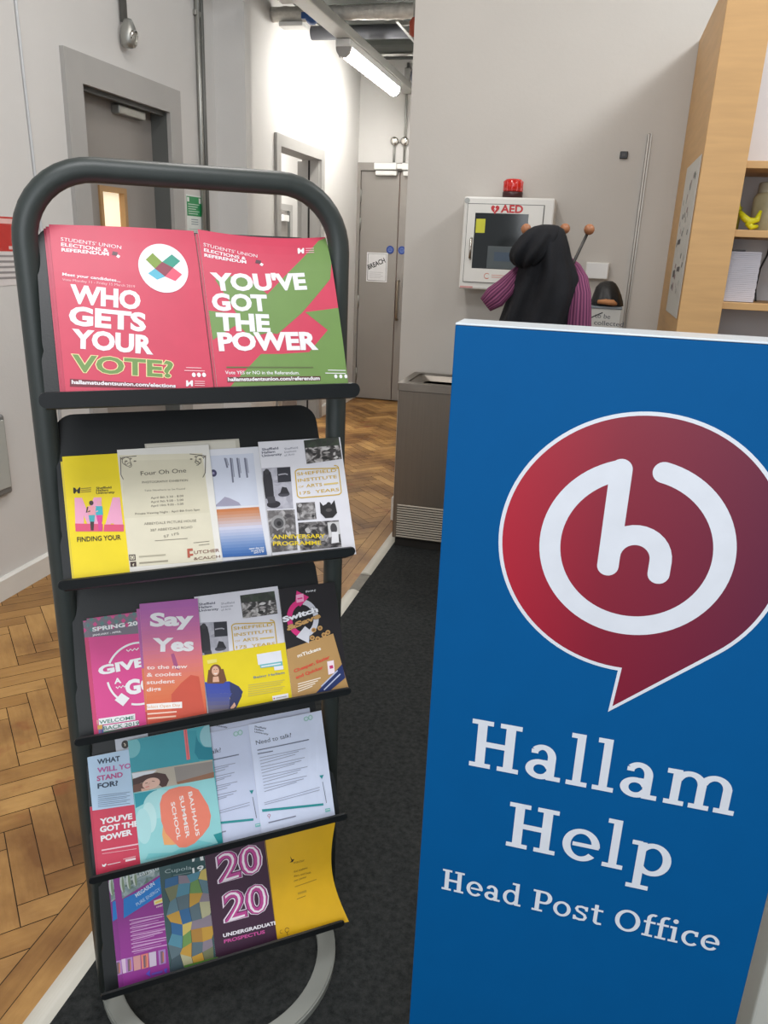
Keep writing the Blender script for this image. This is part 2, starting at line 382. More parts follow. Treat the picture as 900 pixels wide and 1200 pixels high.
bm = BM(); box(bm, (xl, 3.60, 1.965), (xl+.045, 3.83, 2.005), .006); at0(new_obj('door_closer', bm, galv), d1)
bm = BM(); lathe(bm, [(.026,0),(.026,.008),(.01,.010),(.01,.05)], (xl, 3.31, 1.02), axis=(1,0,0)); tube(bm, [(xl+.05,3.31,1.02),(xl+.052,3.36,1.02),(xl+.05,3.43,1.02)], .009); at0(new_obj('door_handle', bm, steel_l), d1)

d2 = empty('door_2', (LX, 5.88, 0), 'open doorway with grey frame in left corridor wall', 'door'); d2['kind'] = 'structure'
at0(casing('door_frame', 5.375, 6.375, 2.12, .075, None), d2)
bm = BM(); box(bm, (LX-.14, 5.43, 0), (LX, 5.46, 2.08)); box(bm, (LX-.14, 6.285, 0), (LX, 6.32, 2.08)); box(bm, (LX-.14, 5.46, 2.045), (LX, 6.285, 2.08)); at0(new_obj('door_jamb', bm, grey_frame), d2)
bm = BM(); box(bm, (LX-.195, 6.33, .01), (LX-.15, 7.14, 2.04), .003); at0(new_obj('door_leaf', bm, grey_frame), d2)
bm = BM(); box(bm, (LX-.088, 6.283, .02), (LX-.073, 6.2895, 2.04)); at0(new_obj('hinge_gap', bm, mat('hinge_gap_shade', (30,28,28), .8, var=.05)), d2)  # black strip painted in for the shade inside the hinge gap
d4 = empty('door_4', (-3.6, 9.0, 0), 'far grey door seen through the open doorway', 'door'); d4['kind'] = 'structure'
at0(casing('door_frame', 8.45, 9.33, 1.85, .07, None, x=-3.6), d4)
bm = BM(); box(bm, (-3.6, 8.52, 0), (-3.592, 9.2, 1.76)); at0(new_obj('door_leaf', bm, grey_paint), d4)
bm = BM(); box(bm, (-3.592, 9.2, 0), (-3.585, 9.26, 1.78)); at0(new_obj('door_jamb', bm, dark_jamb), d4)
bm = BM(); box(bm, (-3.592, 8.93, 1.66), (-3.54, 9.12, 1.73), .006); at0(new_obj('door_closer', bm, whitep), d4)

# far double door
d3 = empty('door_3', (-1.6, FY, 0), 'grey double door at the corridor end', 'door'); d3['kind'] = 'structure'
bm = BM()
for q in ([(LX-.03,0),(LX-.03,2.135),(LX+.03,2.07),(LX+.03,0)], [(LX-.03,2.135),(RX,2.135),(RX-.06,2.07),(LX+.03,2.07)], [(RX,2.135),(RX,0),(RX-.06,0),(RX-.06,2.07)]): prism(bm, q, 1, FY-.02, FY+.06)
at0(new_obj('door_frame', bm, grey_paint), d3)
bm = BM(); box(bm, (LX+.034, FY, .01), (-1.806, FY+.045, 2.066), .002); at0(new_obj('door_leaf', bm, grey_paint), d3)
bm = BM(); box(bm, (-1.798, FY, .01), (RX-.064, FY+.045, 2.066), .002); at0(new_obj('door_leaf', bm, grey_paint), d3)
bm = BM(); box(bm, (-1.806, FY+.012, .01), (-1.798, FY+.04, 2.066)); box(bm, (LX+.03, FY+.05, 0), (RX-.06, FY+.06, 2.07)); at0(new_obj('door_gap', bm, mat('rust_brown_seal', (92,62,48), .8, var=.1)), d3)
for z in (1.86, 1.62, .93, .25):
    bm = BM(); lathe(bm, [(.009,-.055),(.009,.055)], (LX+.034, FY-.006, z), 12); at0(new_obj('hinge', bm, galv), d3)
bm = BM(); tube(bm, [(-1.772,FY-.004,1.13),(-1.772,FY-.055,1.125),(-1.772,FY-.06,1.10),(-1.772,FY-.06,.81),(-1.772,FY-.055,.785),(-1.772,FY-.004,.78)], .011); at0(new_obj('pull_handle', bm, mat('bronze_pull', (150,138,122), .35, .9, var=.05)), d3)
for x0, x1 in ((-2.03,-1.825), (-1.775,-1.56)):
    bm = BM(); box(bm, (x0, FY-.07, 2.075), (x1, FY-.02, 2.13), .006); box(bm, (x0+.01, FY-.05, 2.03), (x1, FY-.005, 2.068), .005); at0(new_obj('door_closer', bm, whitep), d3)
bm = BM(); box(bm, (-1.825, FY-.05, 2.085), (-1.775, FY-.03, 2.125)); at0(new_obj('closer_link', bm, whitep), d3)
blue_disc = ink((40,66,140))
for x, lb in ((-1.868, 'blue round notice on left leaf of far double door'), (-1.757, 'blue round notice on right leaf of far double door')):
    bm = BM(); lathe(bm, [(.036,0),(.036,.002)], (0,0,0), 28, axis=(0,-1,0)); lathe(bm, [(.022,.002),(.022,.0026)], (0,0,0), 24, axis=(0,-1,0), mi=1)
    box(bm, (-.014,-.0032,.004), (.014,-.0026,.010), mi=0); box(bm, (-.014,-.0032,-.008), (.014,-.0026,-.002), mi=0)
    o = new_obj('door_notice', bm, [blue_disc, ink((96,118,176))]); o.location = (x, FY-.0005, 1.401); tag(o, lb, 'sign')
# poster on the far door
def flat_art(name, o, ax, ay, az, w, h, base, art_fn, P=None, th=.0012, step=.00010, edge=None, bend=None, cuts=(0,0), u0=0, v0=0, thick_mat=None):
    """a printed sheet in its own frame: box body + artwork in one mesh"""
    art = Art(P, step); mats = [ink(base) if not isinstance(base, bpy.types.Material) else base, edge or paper]
    bm = BM(); box(bm, (u0, v0, 0), (u0+w, v0+h, th), mi=1)
    for f in bm.faces:
        if f.normal.z > .5 or f.calc_center_median().z > th*.99: f.material_index = 0
    if art_fn: art_fn(art)
    art.add(bm, th, mi0=2)
    for no, dist in (((1,0,0), u0+w), ((-1,0,0), -u0), ((0,1,0), v0+h), ((0,-1,0), -v0)):
        bmesh.ops.bisect_plane(bm, geom=bm.verts[:]+bm.edges[:]+bm.faces[:], plane_co=V(no)*dist, plane_no=V(no), clear_outer=True, dist=1e-6)
    if bend:
        for k in range(1, cuts[0]+1):
            bmesh.ops.bisect_plane(bm, geom=bm.verts[:]+bm.edges[:]+bm.faces[:], plane_co=V((u0+w*k/(cuts[0]+1),0,0)), plane_no=V((1,0,0)), dist=1e-7)
        for k in range(1, cuts[1]+1):
            bmesh.ops.bisect_plane(bm, geom=bm.verts[:]+bm.edges[:]+bm.faces[:], plane_co=V((0,v0+h*k/(cuts[1]+1),0)), plane_no=V((0,1,0)), dist=1e-7)
        for v in bm.verts: v.co += V(bend((v.co.x-u0)/w, (v.co.y-v0)/h))
    KEEP.add(id(bm))
    ob = new_obj(name, bm, mats+art.mats); ob.matrix_world = frame_mat(o, ax, ay, az); return ob
EX, EY, EZ = V((1,0,0)), V((0,1,0)), V((0,0,1))
def breach(a):
    a.strip([(.012,.012),(.188,.012),(.188,.248),(.012,.248),(.012,.012)], .004, (40,40,42))
    a.text('BREACH', (.022,.105), (.182,.178), .044, (32,32,34), .03)
    for k in range(4): a.strip([(.03,.085-.016*k), (.16-.02*(k % 2),.085-.016*k)], .003, (170,170,172))
tag(flat_art('poster', V((-2.088, FY-.002, 1.112)), EX, EZ, -EY, .2, .26, (222,222,224), breach), 'white poster with slanted BREACH lettering on far double door', 'poster')
# conduits and round junction boxes above the far door
t = empty('wall_conduit', (-1.80, FY, 2.14), 'twin galvanised conduits with two round boxes above far door', 'conduit')
for x, z1, nm in ((-1.862, 2.31, 0), (-1.769, 2.92, 1)):
    bm = BM(); tube(bm, [(x+1.80, -.018, 0), (x+1.80, -.018, z1-2.14)], .011, 10); new_obj('pipe', bm, galv, t)
    bm = BM(); lathe(bm, [(.036,0),(.036,.03),(.030,.036),(.012,.038)], (x+1.80, 0, .17), 20, axis=(0,-1,0)); new_obj('junction_box', bm, steel_l, t)
bm = BM(); tube(bm, [(-.03,-.018,.17),(.0,-.018,.17)], .009, 10); new_obj('link_pipe', bm, galv, t); bm = BM(); box(bm, (.008,-.05,.56), (.055,-.0,.74), .006); new_obj('isolator_box', bm, grey_frame, t)

# ------------------------------------------------------------------ left wall fittings
t = empty('wall_conduit', (LX, 4.29, 1.35), 'tall double grey conduit on left wall beside green notice', 'conduit')
for dy, r in ((0, .013), (.045, .013)):
    bm = BM(); tube(bm, [(.016, dy+.045*(1-0), 0), (.016, dy+.0, 1.9)] if False else [(.016, dy, -.6), (.016, dy, 2.0)], r, 10); new_obj('pipe', bm, galv if dy == 0 else mat('dark_conduit', (112,112,108), .5, .4, var=.06), t)
for z in (1.18, .1):
    bm = BM(); box(bm, (0, -.02, z), (.022, .065, z+.025), .004); new_obj('saddle_clip', bm, galv, t)
t = empty('alarm_sounder', (LX, 3.575, 2.22), 'small grey round wall fitting hanging from a conduit high above left door', 'alarm')
bm = BM(); tube(bm, [(.02, .0, .11), (.02, .0, .9)], .016, 12); new_obj('pipe', bm, mat('dark_conduit', (112,112,108)), t)
bm = BM(); lathe(bm, [(.016,.10),(.022,.09),(.034,.06),(.038,.03),(.034,.0),(.024,-.012),(.006,-.016)], (.04,0,.02), 20); new_obj('body', bm, galv, t)
bm = BM(); lathe(bm, [(.03,0),(.028,.008),(.012,.012)], (.062,.0,.05), 18, axis=(1,0,-.3)); new_obj('lens', bm, steel_l, t)
bm = BM(); tube(bm, [(LX+.006, 2.858, 2.9), (LX+.006, 2.875, 2.0), (LX+.006, 2.895, 1.3), (LX+.006, 2.90, .1)], .0055, 8); tag(new_obj('wall_cable', bm, mat('pale_cable', (196,198,200), .5, var=.03)), 'thin pale cable running down the left wall beside stand', 'cable')
def green(a):
    a.poly([(.006,.118),(.174,.118),(.174,.218),(.006,.218)], (34,146,84))
    a.poly([(.012,.19),(.035,.19),(.035,.213),(.012,.213)], (230,236,232)); a.poly([(.145,.186),(.168,.186),(.168,.213),(.145,.213)], (230,236,232))
    for k in range(5): a.strip([(.02,.178-.012*k), (.15-.02*(k % 3),.178-.012*k)], .004, (206,226,214))
    for k in range(3): a.strip([(.05,.10-.012*k), (.13,.10-.012*k)], .004, (120,140,150))
    for k in range(3): a.strip([(.02,.05-.012*k), (.15,.05-.012*k)], .003, (170,186,178))
    a.poly([(0,0),(.18,0),(.18,.012),(0,.012)], (90,160,120))
tag(flat_art('first_aid_notice', V((LX+.001, 4.116, 1.425)), EY, EZ, EX, .185, .225, (226,232,228), green), 'green and white notice on left wall between door and conduit', 'sign')
def red(a):
    a.poly([(0,.125),(.19,.125),(.19,.25),(0,.25)], (196,54,48))
    for q in ((.02,.17,.234,.018), ): a.strip([(q[0],q[2]), (q[1],q[2])], q[3], (232,190,184))
    a.strip([(.13,.138),(.18,.138)], .012, (232,200,196))
    for k in range(5): a.strip([(.015,.108-.02*k), (.172,.108-.02*k)], .008, (150,144,144))
tag(flat_art('fire_notice', V((LX+.001, 2.565, 1.225)), EY, EZ, EX, .19, .25, (222,216,214), red), 'red and white fire notice on left wall at frame edge', 'sign')
t = empty('wall_dispenser', (LX, 2.40, .43), 'grey rounded wall unit low at left edge of the photo', 'dispenser')
bm = BM(); box(bm, (0, 0, 0), (.03, .135, .32), .012, seg=3); new_obj('casing', bm, mat('grey_plastic', (120,120,118), .45, var=.04), t)
bm = BM(); box(bm, (.03, .012, .03), (.036, .12, .30), .002); new_obj('face_panel', bm, mat('pale_grey_plastic', (176,178,172), .4, var=.03), t)

# ------------------------------------------------------------------ corridor ceiling services
t = empty('strip_light', (-1.75, 6.15, 2.605), 'lit fluorescent strip light along the corridor ceiling', 'light')
bm = BM(); box(bm, (-.05, -.70, .03), (.05, .70, .075), .006); new_obj('housing', bm, whitep, t)
bm = BM()
prof = [(.048*math.cos(PI+PI*k/14), .03+.058*math.sin(PI+PI*k/14)) for k in range(15)]
prism(bm, prof, 1, -.66, .66); new_obj('diffuser', bm, mat('lit_diffuser', (255,252,246), .4, emit=58.0), t)
for s in (-1, 1):
    bm = BM(); prism(bm, [(x*1.06, .03+(z-.03)*1.06) for x, z in prof], 1, s*.66, s*.69); new_obj('end_cap', bm, grey_frame, t)
bm = BM(); box(bm, (-1.80, 4.0, 2.681), (-1.69, FY-.01, 2.738), .006); box(bm, (-1.83, 4.0, 2.715), (-1.80, FY-.01, 2.725)); tag(new_obj('cable_trunking', bm, mat('trunking_grey', (178,178,174), .45, .3, var=.05)), 'long pale cable trunking above the corridor strip light', 'trunking')
PY, PZ = 5.25, 2.695
lag = mat('foil_lagging', (214,210,202), .45, .25, var=.15, scale=25, bump=.5, bscale=60)
t = empty('lagged_pipe', (-1.5, PY, PZ), 'foil lagged pipe crossing the corridor above the trunking', 'pipe')
t.location = (-1.5, PY+.1, PZ+.1)
bm = BM(); n = 40; tube(bm, [(-.692+1.26*k/n, 0, 0) for k in range(n+1)], [.043+.005*math.sin(k*2.4)*(k % 3 == 0) for k in range(n+1)], 16); new_obj('lagging', bm, lag, t)
bm = BM(); lathe(bm, [(.03,-.03),(.045,-.02),(.045,.02),(.03,.03)], (-.40,-.07,-.03), 16, axis=(0,-1,.3)); box(bm, (-.46,-.105,-.05), (-.34,-.08,-.015), .004); tag(new_obj('valve', bm, mat('blue_valve', (44,84,142), .4, var=.05), t), 'blue valve handle')
bm = BM(); box(bm, (-.63, -.05, -.075), (-.47, .05, -.050), .004); new_obj('drip_tray', bm, whitep, t)
def simple(name, bm, m, label, cat, group=None): return tag(new_obj(name, bm, m), label, cat, group)
bm = BM(); box(bm, (-2.05, 5.02, 2.80), (-1.90, 5.16, 2.95), .006); simple('service_box', bm, mat('service_box_grey', (186,184,178), .5, var=.04), 'pale square box duct beside trunking over the lagged pipe', 'duct')
ductm = mat('dull_duct', (104,106,112), .5, .4, var=.12, scale=6)
bm = BM(); tube(bm, [(LX+.0, 6.1, 2.865), (RX, 6.1, 2.865)], .045, 20); simple('air_duct', bm, ductm, 'dull round air duct crossing the corridor near the ceiling', 'duct')
bm = BM(); tube(bm, [(LX, 6.75, 2.86), (RX, 6.75, 2.86)], .016, 12); simple('copper_pipe', bm, galv, 'thin grey pipe crossing the corridor behind the round duct', 'pipe')
bm = BM(); box(bm, (-1.42, 5.5, 2.775), (-1.40, 7.3, 2.812)); box(bm, (-1.18, 5.5, 2.775), (-1.16, 7.3, 2.812))
for k in range(9): box(bm, (-1.40, 5.6+k*.2, 2.78), (-1.18, 5.62+k*.2, 2.80))
simple('cable_ladder', bm, galv, 'steel cable ladder below the dark corridor ceiling', 'cable tray')
t = empty('alarm_speaker', (-1.60, 6.95, 2.78), 'dark round loudspeaker under corridor ceiling beyond strip light', 'speaker')
bm = BM(); lathe(bm, [(.02,0),(.05,.02),(.055,.10),(.085,.16),(.085,.17),(.02,.165)], (0,.1,0), 20, axis=(.3,-1,-.3)); new_obj('horn', bm, mat('dark_speaker', (70,72,82), .5, var=.06), t)
bm = BM(); box(bm, (-.03,.05,.0), (.03,.12,.168), .004); new_obj('bracket', bm, ductm, t)
t = empty('sprinkler_drop', (-1.08, 4.60, 2.53), 'red sprinkler valve on a thin drop pipe by corridor corner', 'sprinkler')
bm = BM(); tube(bm, [(0,0,.0),(0,0,.42)], .012, 10); new_obj('drop_pipe', bm, galv, t)
bm = BM(); lathe(bm, [(.01,-.05),(.03,-.04),(.03,.02),(.016,.04)], (0,0,.0), 14); new_obj('valve', bm, mat('red_brown_valve', (150,62,40), .5, var=.1), t)

# ------------------------------------------------------------------ drinking fountain
FX0, FX1, FYF = -.838, -.42, 3.56
t = empty('drinking_fountain', ((FX0+FX1)/2, (FYF+AY)/2, .004), 'stainless steel drinking fountain with basin and louvred grille beside wall corner', 'drinking fountain')
def at_root(o, root): o.parent = root; o.matrix_parent_inverse = Matrix.Translation(-root.location); return o
bm = BM(); box(bm, (FX0, FYF, .05), (FX1, AY-.02, .79), .006); at_root(new_obj('cabinet', bm, steel), t)
bm = BM(); box(bm, (FX0+.012, FYF+.02, .004), (FX1-.012, AY-.03, .05)); at_root(new_obj('plinth', bm, darkvent), t)
# basin top: rim around a sunken bowl
bm = BM(); o_ = (FX0-.004, FYF-.008, FX1+.004, AY-.02); r1 = rrect(o_[0], o_[1], o_[2], o_[3], .012); r2 = rrect(o_[0]+.035, o_[1]+.05, o_[2]-.035, o_[3]-.03, .03); r3 = rrect(o_[0]+.10, o_[1]+.11, o_[2]-.10, o_[3]-.06, .03)
lv = [(r1,.79),(r1,.812),([(x*.998+(FX0+FX1)/2*.002, y) for x, y in r1],.824),(r2,.824),(r2,.815),(r3,.77)]
rg = [[bm.verts.new((x, y, z)) for x, y in rr] for rr, z in lv]
for a, b_ in zip(rg, rg[1:]):
    for k in range(len(a)): bm.faces.new((a[k], a[(k+1) % len(a)], b_[(k+1) % len(a)], b_[k]))
bm.faces.new(rg[-1]); bm.faces.new(rg[0][::-1]); at_root(new_obj('basin', bm, mat('dull_stainless', (150,144,136), .45, .9, var=.08)), t)
bm = BM(); lathe(bm, [(.018,0),(.018,.02),(.012,.03),(.01,.05),(.016,.06),(.006,.075)], (FX1-.10, FYF+.16, .823), 16); at_root(new_obj('spout', bm, steel_l), t)
bm = BM(); box(bm, (FX0+.02, FYF-.002, .055), (FX1-.02, FYF-.0005, .225)); gr = at_root(new_obj('grille', bm, darkvent), t)
bm = BM()
for k in range(14):
    bm = BM(); z = .060+k*.0124; prism(bm, [(FYF-.002, z+.004), (FYF-.006, z), (FYF-.006, z+.0042), (FYF-.002, z+.0075)], 0, FX0+.022, FX1-.022)
    at_root(new_obj('louvre', bm, mat('satin_louvre', (176,168,154), .5, .3, var=.03)), t)

# ------------------------------------------------------------------ defibrillator cabinet on the front wall
t = empty('defibrillator_cabinet', (-.418, AY, 1.251), 'white AED cabinet with black window and red beacon on wall', 'cabinet')
CYF = 3.77
bm = BM(); box(bm, (-.621, CYF+.008, 1.251), (-.215, AY-.001, 1.654), .008); at_root(new_obj('body', bm, white_gloss), t)
wx0, wx1, wz0, wz1 = -.565, -.325, 1.345, 1.585; dx0, dx1, dz0, dz1 = -.600, -.262, 1.285, 1.622
bm = BM(); box(bm, (dx0, CYF, dz0), (wx0, CYF+.008, dz1)); box(bm, (wx1, CYF, dz0), (dx1, CYF+.008, dz1)); box(bm, (wx0, CYF, dz0), (wx1, CYF+.008, wz0)); box(bm, (wx0, CYF, wz1), (wx1, CYF+.008, dz1)); dr = at_root(new_obj('cabinet_door', bm, white_gloss), t)
bm = BM(); 
for q in ([(dx0-.003,dz0-.003),(dx0,dz0-.003),(dx0,dz1+.003),(dx0-.003,dz1+.003)], [(dx1,dz0-.003),(dx1+.004,dz0-.003),(dx1+.004,dz1+.003),(dx1,dz1+.003)], [(dx0,dz1),(dx1,dz1),(dx1,dz1+.003),(dx0,dz1+.003)], [(dx0,dz0-.003),(dx1,dz0-.003),(dx1,dz0),(dx0,dz0)]): prism(bm, q, 1, CYF+.0065, CYF+.0078)
at_root(new_obj('door_gap', bm, mat('grey_shadow_gap', (96,96,94), .7, var=.05)), t)
bm = BM(); box(bm, (wx0, CYF+.004, wz0), (wx1, CYF+.0075, wz1)); at_root(new_obj('window', bm, mat('dark_window', (16,20,20), .08, var=.1)), t)
bm = BM(); box(bm, (wx0+.068, CYF+.0025, wz0+.002), (wx1-.03, CYF+.004, wz0+.10), .001); box(bm, (wx0+.10, CYF+.0015, wz0+.035), (wx1-.055, CYF+.0025, wz0+.075), mi=1)
at_root(new_obj('defibrillator', bm, [mat('dim_grey_device', (74,82,84), .4, var=.05), mat('dim_blue_label', (58,74,92), .4, var=.05)]), t)
bm = BM(); box(bm, (wx0+.006, CYF+.002, 1.50), (wx0+.048, CYF+.004, 1.56)); at_root(new_obj('sticky_note', bm, ink((202,200,44))), t)
bm = BM(); tube(bm, [(dx0+.026,CYF,1.475),(dx0+.026,CYF-.018,1.47),(dx0+.026,CYF-.02,1.43),(dx0+.026,CYF-.018,1.39),(dx0+.026,CYF,1.385)], .006, 10); at_root(new_obj('handle', bm, steel_l), t)
a = Art(); rd = (192,40,44)
hx, hz = -.477, 1.603
a.poly([(hx+.021*.9*(16*math.sin(k)**3)/16, hz-.001+.021*(13*math.cos(k)-5*math.cos(2*k)-2*math.cos(3*k)-math.cos(4*k))/16) for k in [2*PI*i/40 for i in range(40)]], rd)
a.poly([(hx+.001,hz+.011),(hx-.006,hz-.002),(hx-.0005,hz-.001),(hx-.003,hz-.013),(hx+.006,hz+.002),(hx+.0005,hz+.002)], (235,232,230))
a.text('AED', (-.452,1.588), (-.352,1.588), .034, rd, .035)
bm = BM(); a.add(bm, 0); KEEP.add(id(bm)); lo = new_obj('lettering', bm, a.mats); lo.matrix_world = frame_mat(V((0,CYF,0)), EX, EZ, -EY); at_root(lo, t); tag(lo, 'red heart and AED lettering')
a = Art(); a.arc((-.491,1.313), .012, .003, 40, 320, (206,130,110)); a.strip([(-.497,1.303),(-.484,1.303)], .003, (206,130,110))
for k in range(2): a.strip([(-.47,1.318-.009*k), (-.40,1.318-.009*k)], .004, (214,170,160))
bm = BM(); a.add(bm, 0); KEEP.add(id(bm)); lo = new_obj('door_sticker', bm, a.mats); lo.matrix_world = frame_mat(V((0,CYF,0)), EX, EZ, -EY); at_root(lo, t)
bm = BM(); box(bm, (-.615, CYF+.0065, 1.256), (-.555, CYF+.0079, 1.264)); at_root(new_obj('label_strip', bm, ink((206,150,146))), t)
bm = BM(); lathe(bm, [(.012,0),(.012,.003)], (-.607, CYF+.008, 1.636), 16, axis=(0,-1,0)); at_root(new_obj('lock', bm, galv), t)
t2 = empty('beacon', (-.414, 3.86, 1.654), 'red flashing beacon standing on the AED cabinet', 'light')
bm = BM(); lathe(bm, [(.046,0),(.046,.026),(.043,.028)], (0,0,0), 28); new_obj('beacon_base', bm, mat('dark_red_base', (58,20,22), .4, var=.05), t2)
bm = BM(); lathe(bm, [(.044,.028),(.045,.055),(.042,.074),(.034,.081),(.008,.083)], (0,0,0), 28)
for k in range(12):
    an = 2*PI*k/12; box(bm, (.043*math.cos(an)-.002, .043*math.sin(an)-.002, .03), (.043*math.cos(an)+.002, .043*math.sin(an)+.002, .072))
new_obj('lens', bm, mat('red_lens', (206,34,26), .15, var=.1, coat=.5), t2)

# ------------------------------------------------------------------ small things on the front wall
bm = BM(); lathe(bm, [(.010,0),(.010,.012)], (0,0,0), 12)
t = empty('wall_switch', (.0545, AY, 1.85), 'small black square switch high on wall beside metal strip', 'switch')
bm = BM(); box(bm, (-.017,-.012,-.015), (.017,0,.015), .003); new_obj('plate', bm, blackp, t)
bm = BM(); box(bm, (-.007,-.015,-.006), (.007,-.012,.006), .001); new_obj('button', bm, mat('dark_grey_button', (64,60,58), .4, var=.05), t)
t = empty('socket_outlet', (0.0, AY, 1.355), 'white double socket box on wall above black sack', 'socket')
bm = BM(); box(bm, (-.054,-.03,-.038), (.052,-.0,.038), .005); new_obj('back_box', bm, white_gloss, t)
bm = BM(); box(bm, (-.050,-.036,-.034), (.048,-.03,.034), .002); new_obj('face_plate', bm, whitep, t)
p0, p1 = on_y(757.8,157,AY), on_y(735,379,AY)
bm = BM(); box(bm, (.150-.006, AY-.014, .1), (.150+.006, AY, 1.937), .003); box(bm, (.157, AY-.006, .1), (.163, AY, 1.937)); tag(new_obj('edge_strip', bm, mat('aluminium_strip', (150,144,136), .35, .8, var=.05)), 'thin vertical metal strip on wall left of wooden shelf unit', 'trim')

# ------------------------------------------------------------------ beech shelf unit on the right
ux = .302
t = empty('shelf_unit', (.75, 3.5, .004), 'tall beech shelf unit with deep side panel at right', 'shelf unit')
bm = BM(); box(bm, (ux, 3.10, .004), (ux+.03, AY-.001, 2.295), .002); at_root(new_obj('side_panel', bm, beech), t)
bm = BM(); box(bm, (ux, 3.07, .004), (ux+.142, 3.10, 2.295), .0015); at_root(new_obj('front_upright', bm, beech), t)
bm = BM(); box(bm, (1.20, 3.07, .004), (1.34, 3.42, 2.295), .002); at_root(new_obj('side_panel', bm, beech), t)
bm = BM(); box(bm, (ux+.03, 3.405, .004), (1.20, 3.42, 2.295)); at_root(new_obj('back_panel', bm, mat('white_back_board', (196,195,198), .6, var=.03)), t)
shz = (1.722, 1.502, 1.258, 1.02)
for z in shz:
    bm = BM(); box(bm, (ux+.032, 3.101, z-.0), (1.199, 3.404, z+.024), .0015); at_root(new_obj('shelf', bm, beech), t)
def wallposter(a):
    random.seed(3)
    for k in range(34):
        u, v = .04+.36*random.random(), .08+.42*random.random(); w_ = .006+.02*random.random()
        a.poly([(u-w_,v-.006),(u+w_*.6,v-.01),(u+w_,v+.008),(u-w_*.4,v+.012)], random.choice([(96,98,102),(130,140,130),(60,62,66),(150,120,124)]))
    for c, w_, h_ in (((.13,.27),.05,.012),((.11,.15),.04,.016),((.26,.17),.045,.010)): a.poly([(c[0]-w_,c[1]-h_),(c[0]+w_,c[1]-h_*.6),(c[0]+w_,c[1]+h_),(c[0]-w_,c[1]+h_*.6)], (56,50,58))
tag(flat_art('notice_poster', V((ux-.0015, 3.585, 1.215)), -EY, EZ, -EX, .48, .55, (200,198,190), wallposter), 'pale paper poster with dark blotches on shelf unit side', 'poster')
# things on the shelves
t = empty('storage_jar', (.575, 3.27, 1.526), 'large cream jar with pale lid on the middle shelf', 'jar')
bm = BM(); lathe(bm, [(.055,0),(.06,.006),(.06,.115),(.052,.128),(.046,.132)], (0,0,0), 28); new_obj('jar_body', bm, mat('cream_jar', (186,176,140), .4, var=.25, scale=14), t)
bm = BM(); lathe(bm, [(.047,.130),(.049,.134),(.049,.162),(.045,.166)], (0,0,0), 28); new_obj('lid', bm, mat('pale_lid', (206,200,178), .4, var=.04), t)
yel = mat('yellow_rubber', (220,214,30), .45, var=.08, scale=30)
bm = BM()
for pts, r in (([(-.03,0,.055),(-.012,-.012,.035),(.008,-.016,.022),(.03,-.012,.03),(.038,-.008,.06)], [.008,.012,.014,.011,.005]), ([(.0,-.014,.02),(.016,-.018,.004),(.036,-.012,.008)], [.012,.010,.006]), ([(-.032,.004,.06),(-.036,.004,.085)], [.007,.004])): tube(bm, pts, r, 12)
o = new_obj('rubber_glove', bm, yel); o.location = (.494, 3.19, 1.533); tag(o, 'crumpled yellow glove in front of cream jar', 'glove')
bm = BM(); tube(bm, [(0,0,.005),(.004,-.005,.06),(.012,-.004,.08)], [.014,.011,.006], 10); o = new_obj('rubber_glove', bm, mat('olive_rubber', (150,150,60), .5, var=.1)); o.location = (.462, 3.24, 1.528); tag(o, 'dull olive glove standing behind upright on the middle shelf', 'glove')
bm = BM(); tube(bm, [(0,0,0),(.02,-.02,.045),(.05,-.02,.03)], .007, 10); o = new_obj('marker_pen', bm, blackp); o.location = (.618, 3.18, 1.533); tag(o, 'black marker leaning against the cream jar', 'pen')
t = empty('paper_ream', (.50, 3.25, 1.282), 'stack of white papers standing on the lower shelf', 'papers')
bm = BM()
for k in range(26): o_ = .002*random.random(); box(bm, (-.075+o_, -.10, .002+k*.0066), (.055+o_, .10, .0080+k*.0066))
new_obj('sheet_pile', bm, mat('lilac_paper', (206,204,214), .7, var=.03), t)
bm = BM(); box(bm, (-.08,-.105,.174), (.0,.10,.179), .001); new_obj('top_folder', bm, mat('dark_folder', (60,60,64), .5, var=.05), t)
bm = BM(); tube(bm, [(.62,3.39,1.50),(.617,3.385,1.45),(.60,3.38,1.40),(.592,3.36,1.33),(.590,3.30,1.284)], .0035, 8); tag(new_obj('hanging_cable', bm, blackp), 'thin black cable hanging behind the middle shelf', 'cable')
random.seed(11)
def tangle(seed, cols, n):
    random.seed(seed); bm = BM()
    for k in range(n):
        c = V((random.uniform(-.06,.06), random.uniform(-.04,.04), .012+random.uniform(0,.03)))
        pts = [c+V((.03*math.cos(a_)+random.uniform(-.006,.006), .02*math.sin(a_), .014*math.sin(a_*1.5)+.004)) for a_ in [i*.7 for i in range(7)]]
        tube(bm, pts, .0075, 8, mi=k % cols)
    return bm
o = new_obj('cable_bundle', tangle(5, 3, 12), [mat('grey_brown_cable', (96,86,84), .5, var=.1), mat('beige_cable', (190,180,160), .5, var=.05), blackp]); o.location = (.60, 3.20, 1.048); tag(o, 'tangled black and beige cables on the lowest visible shelf', 'cables')

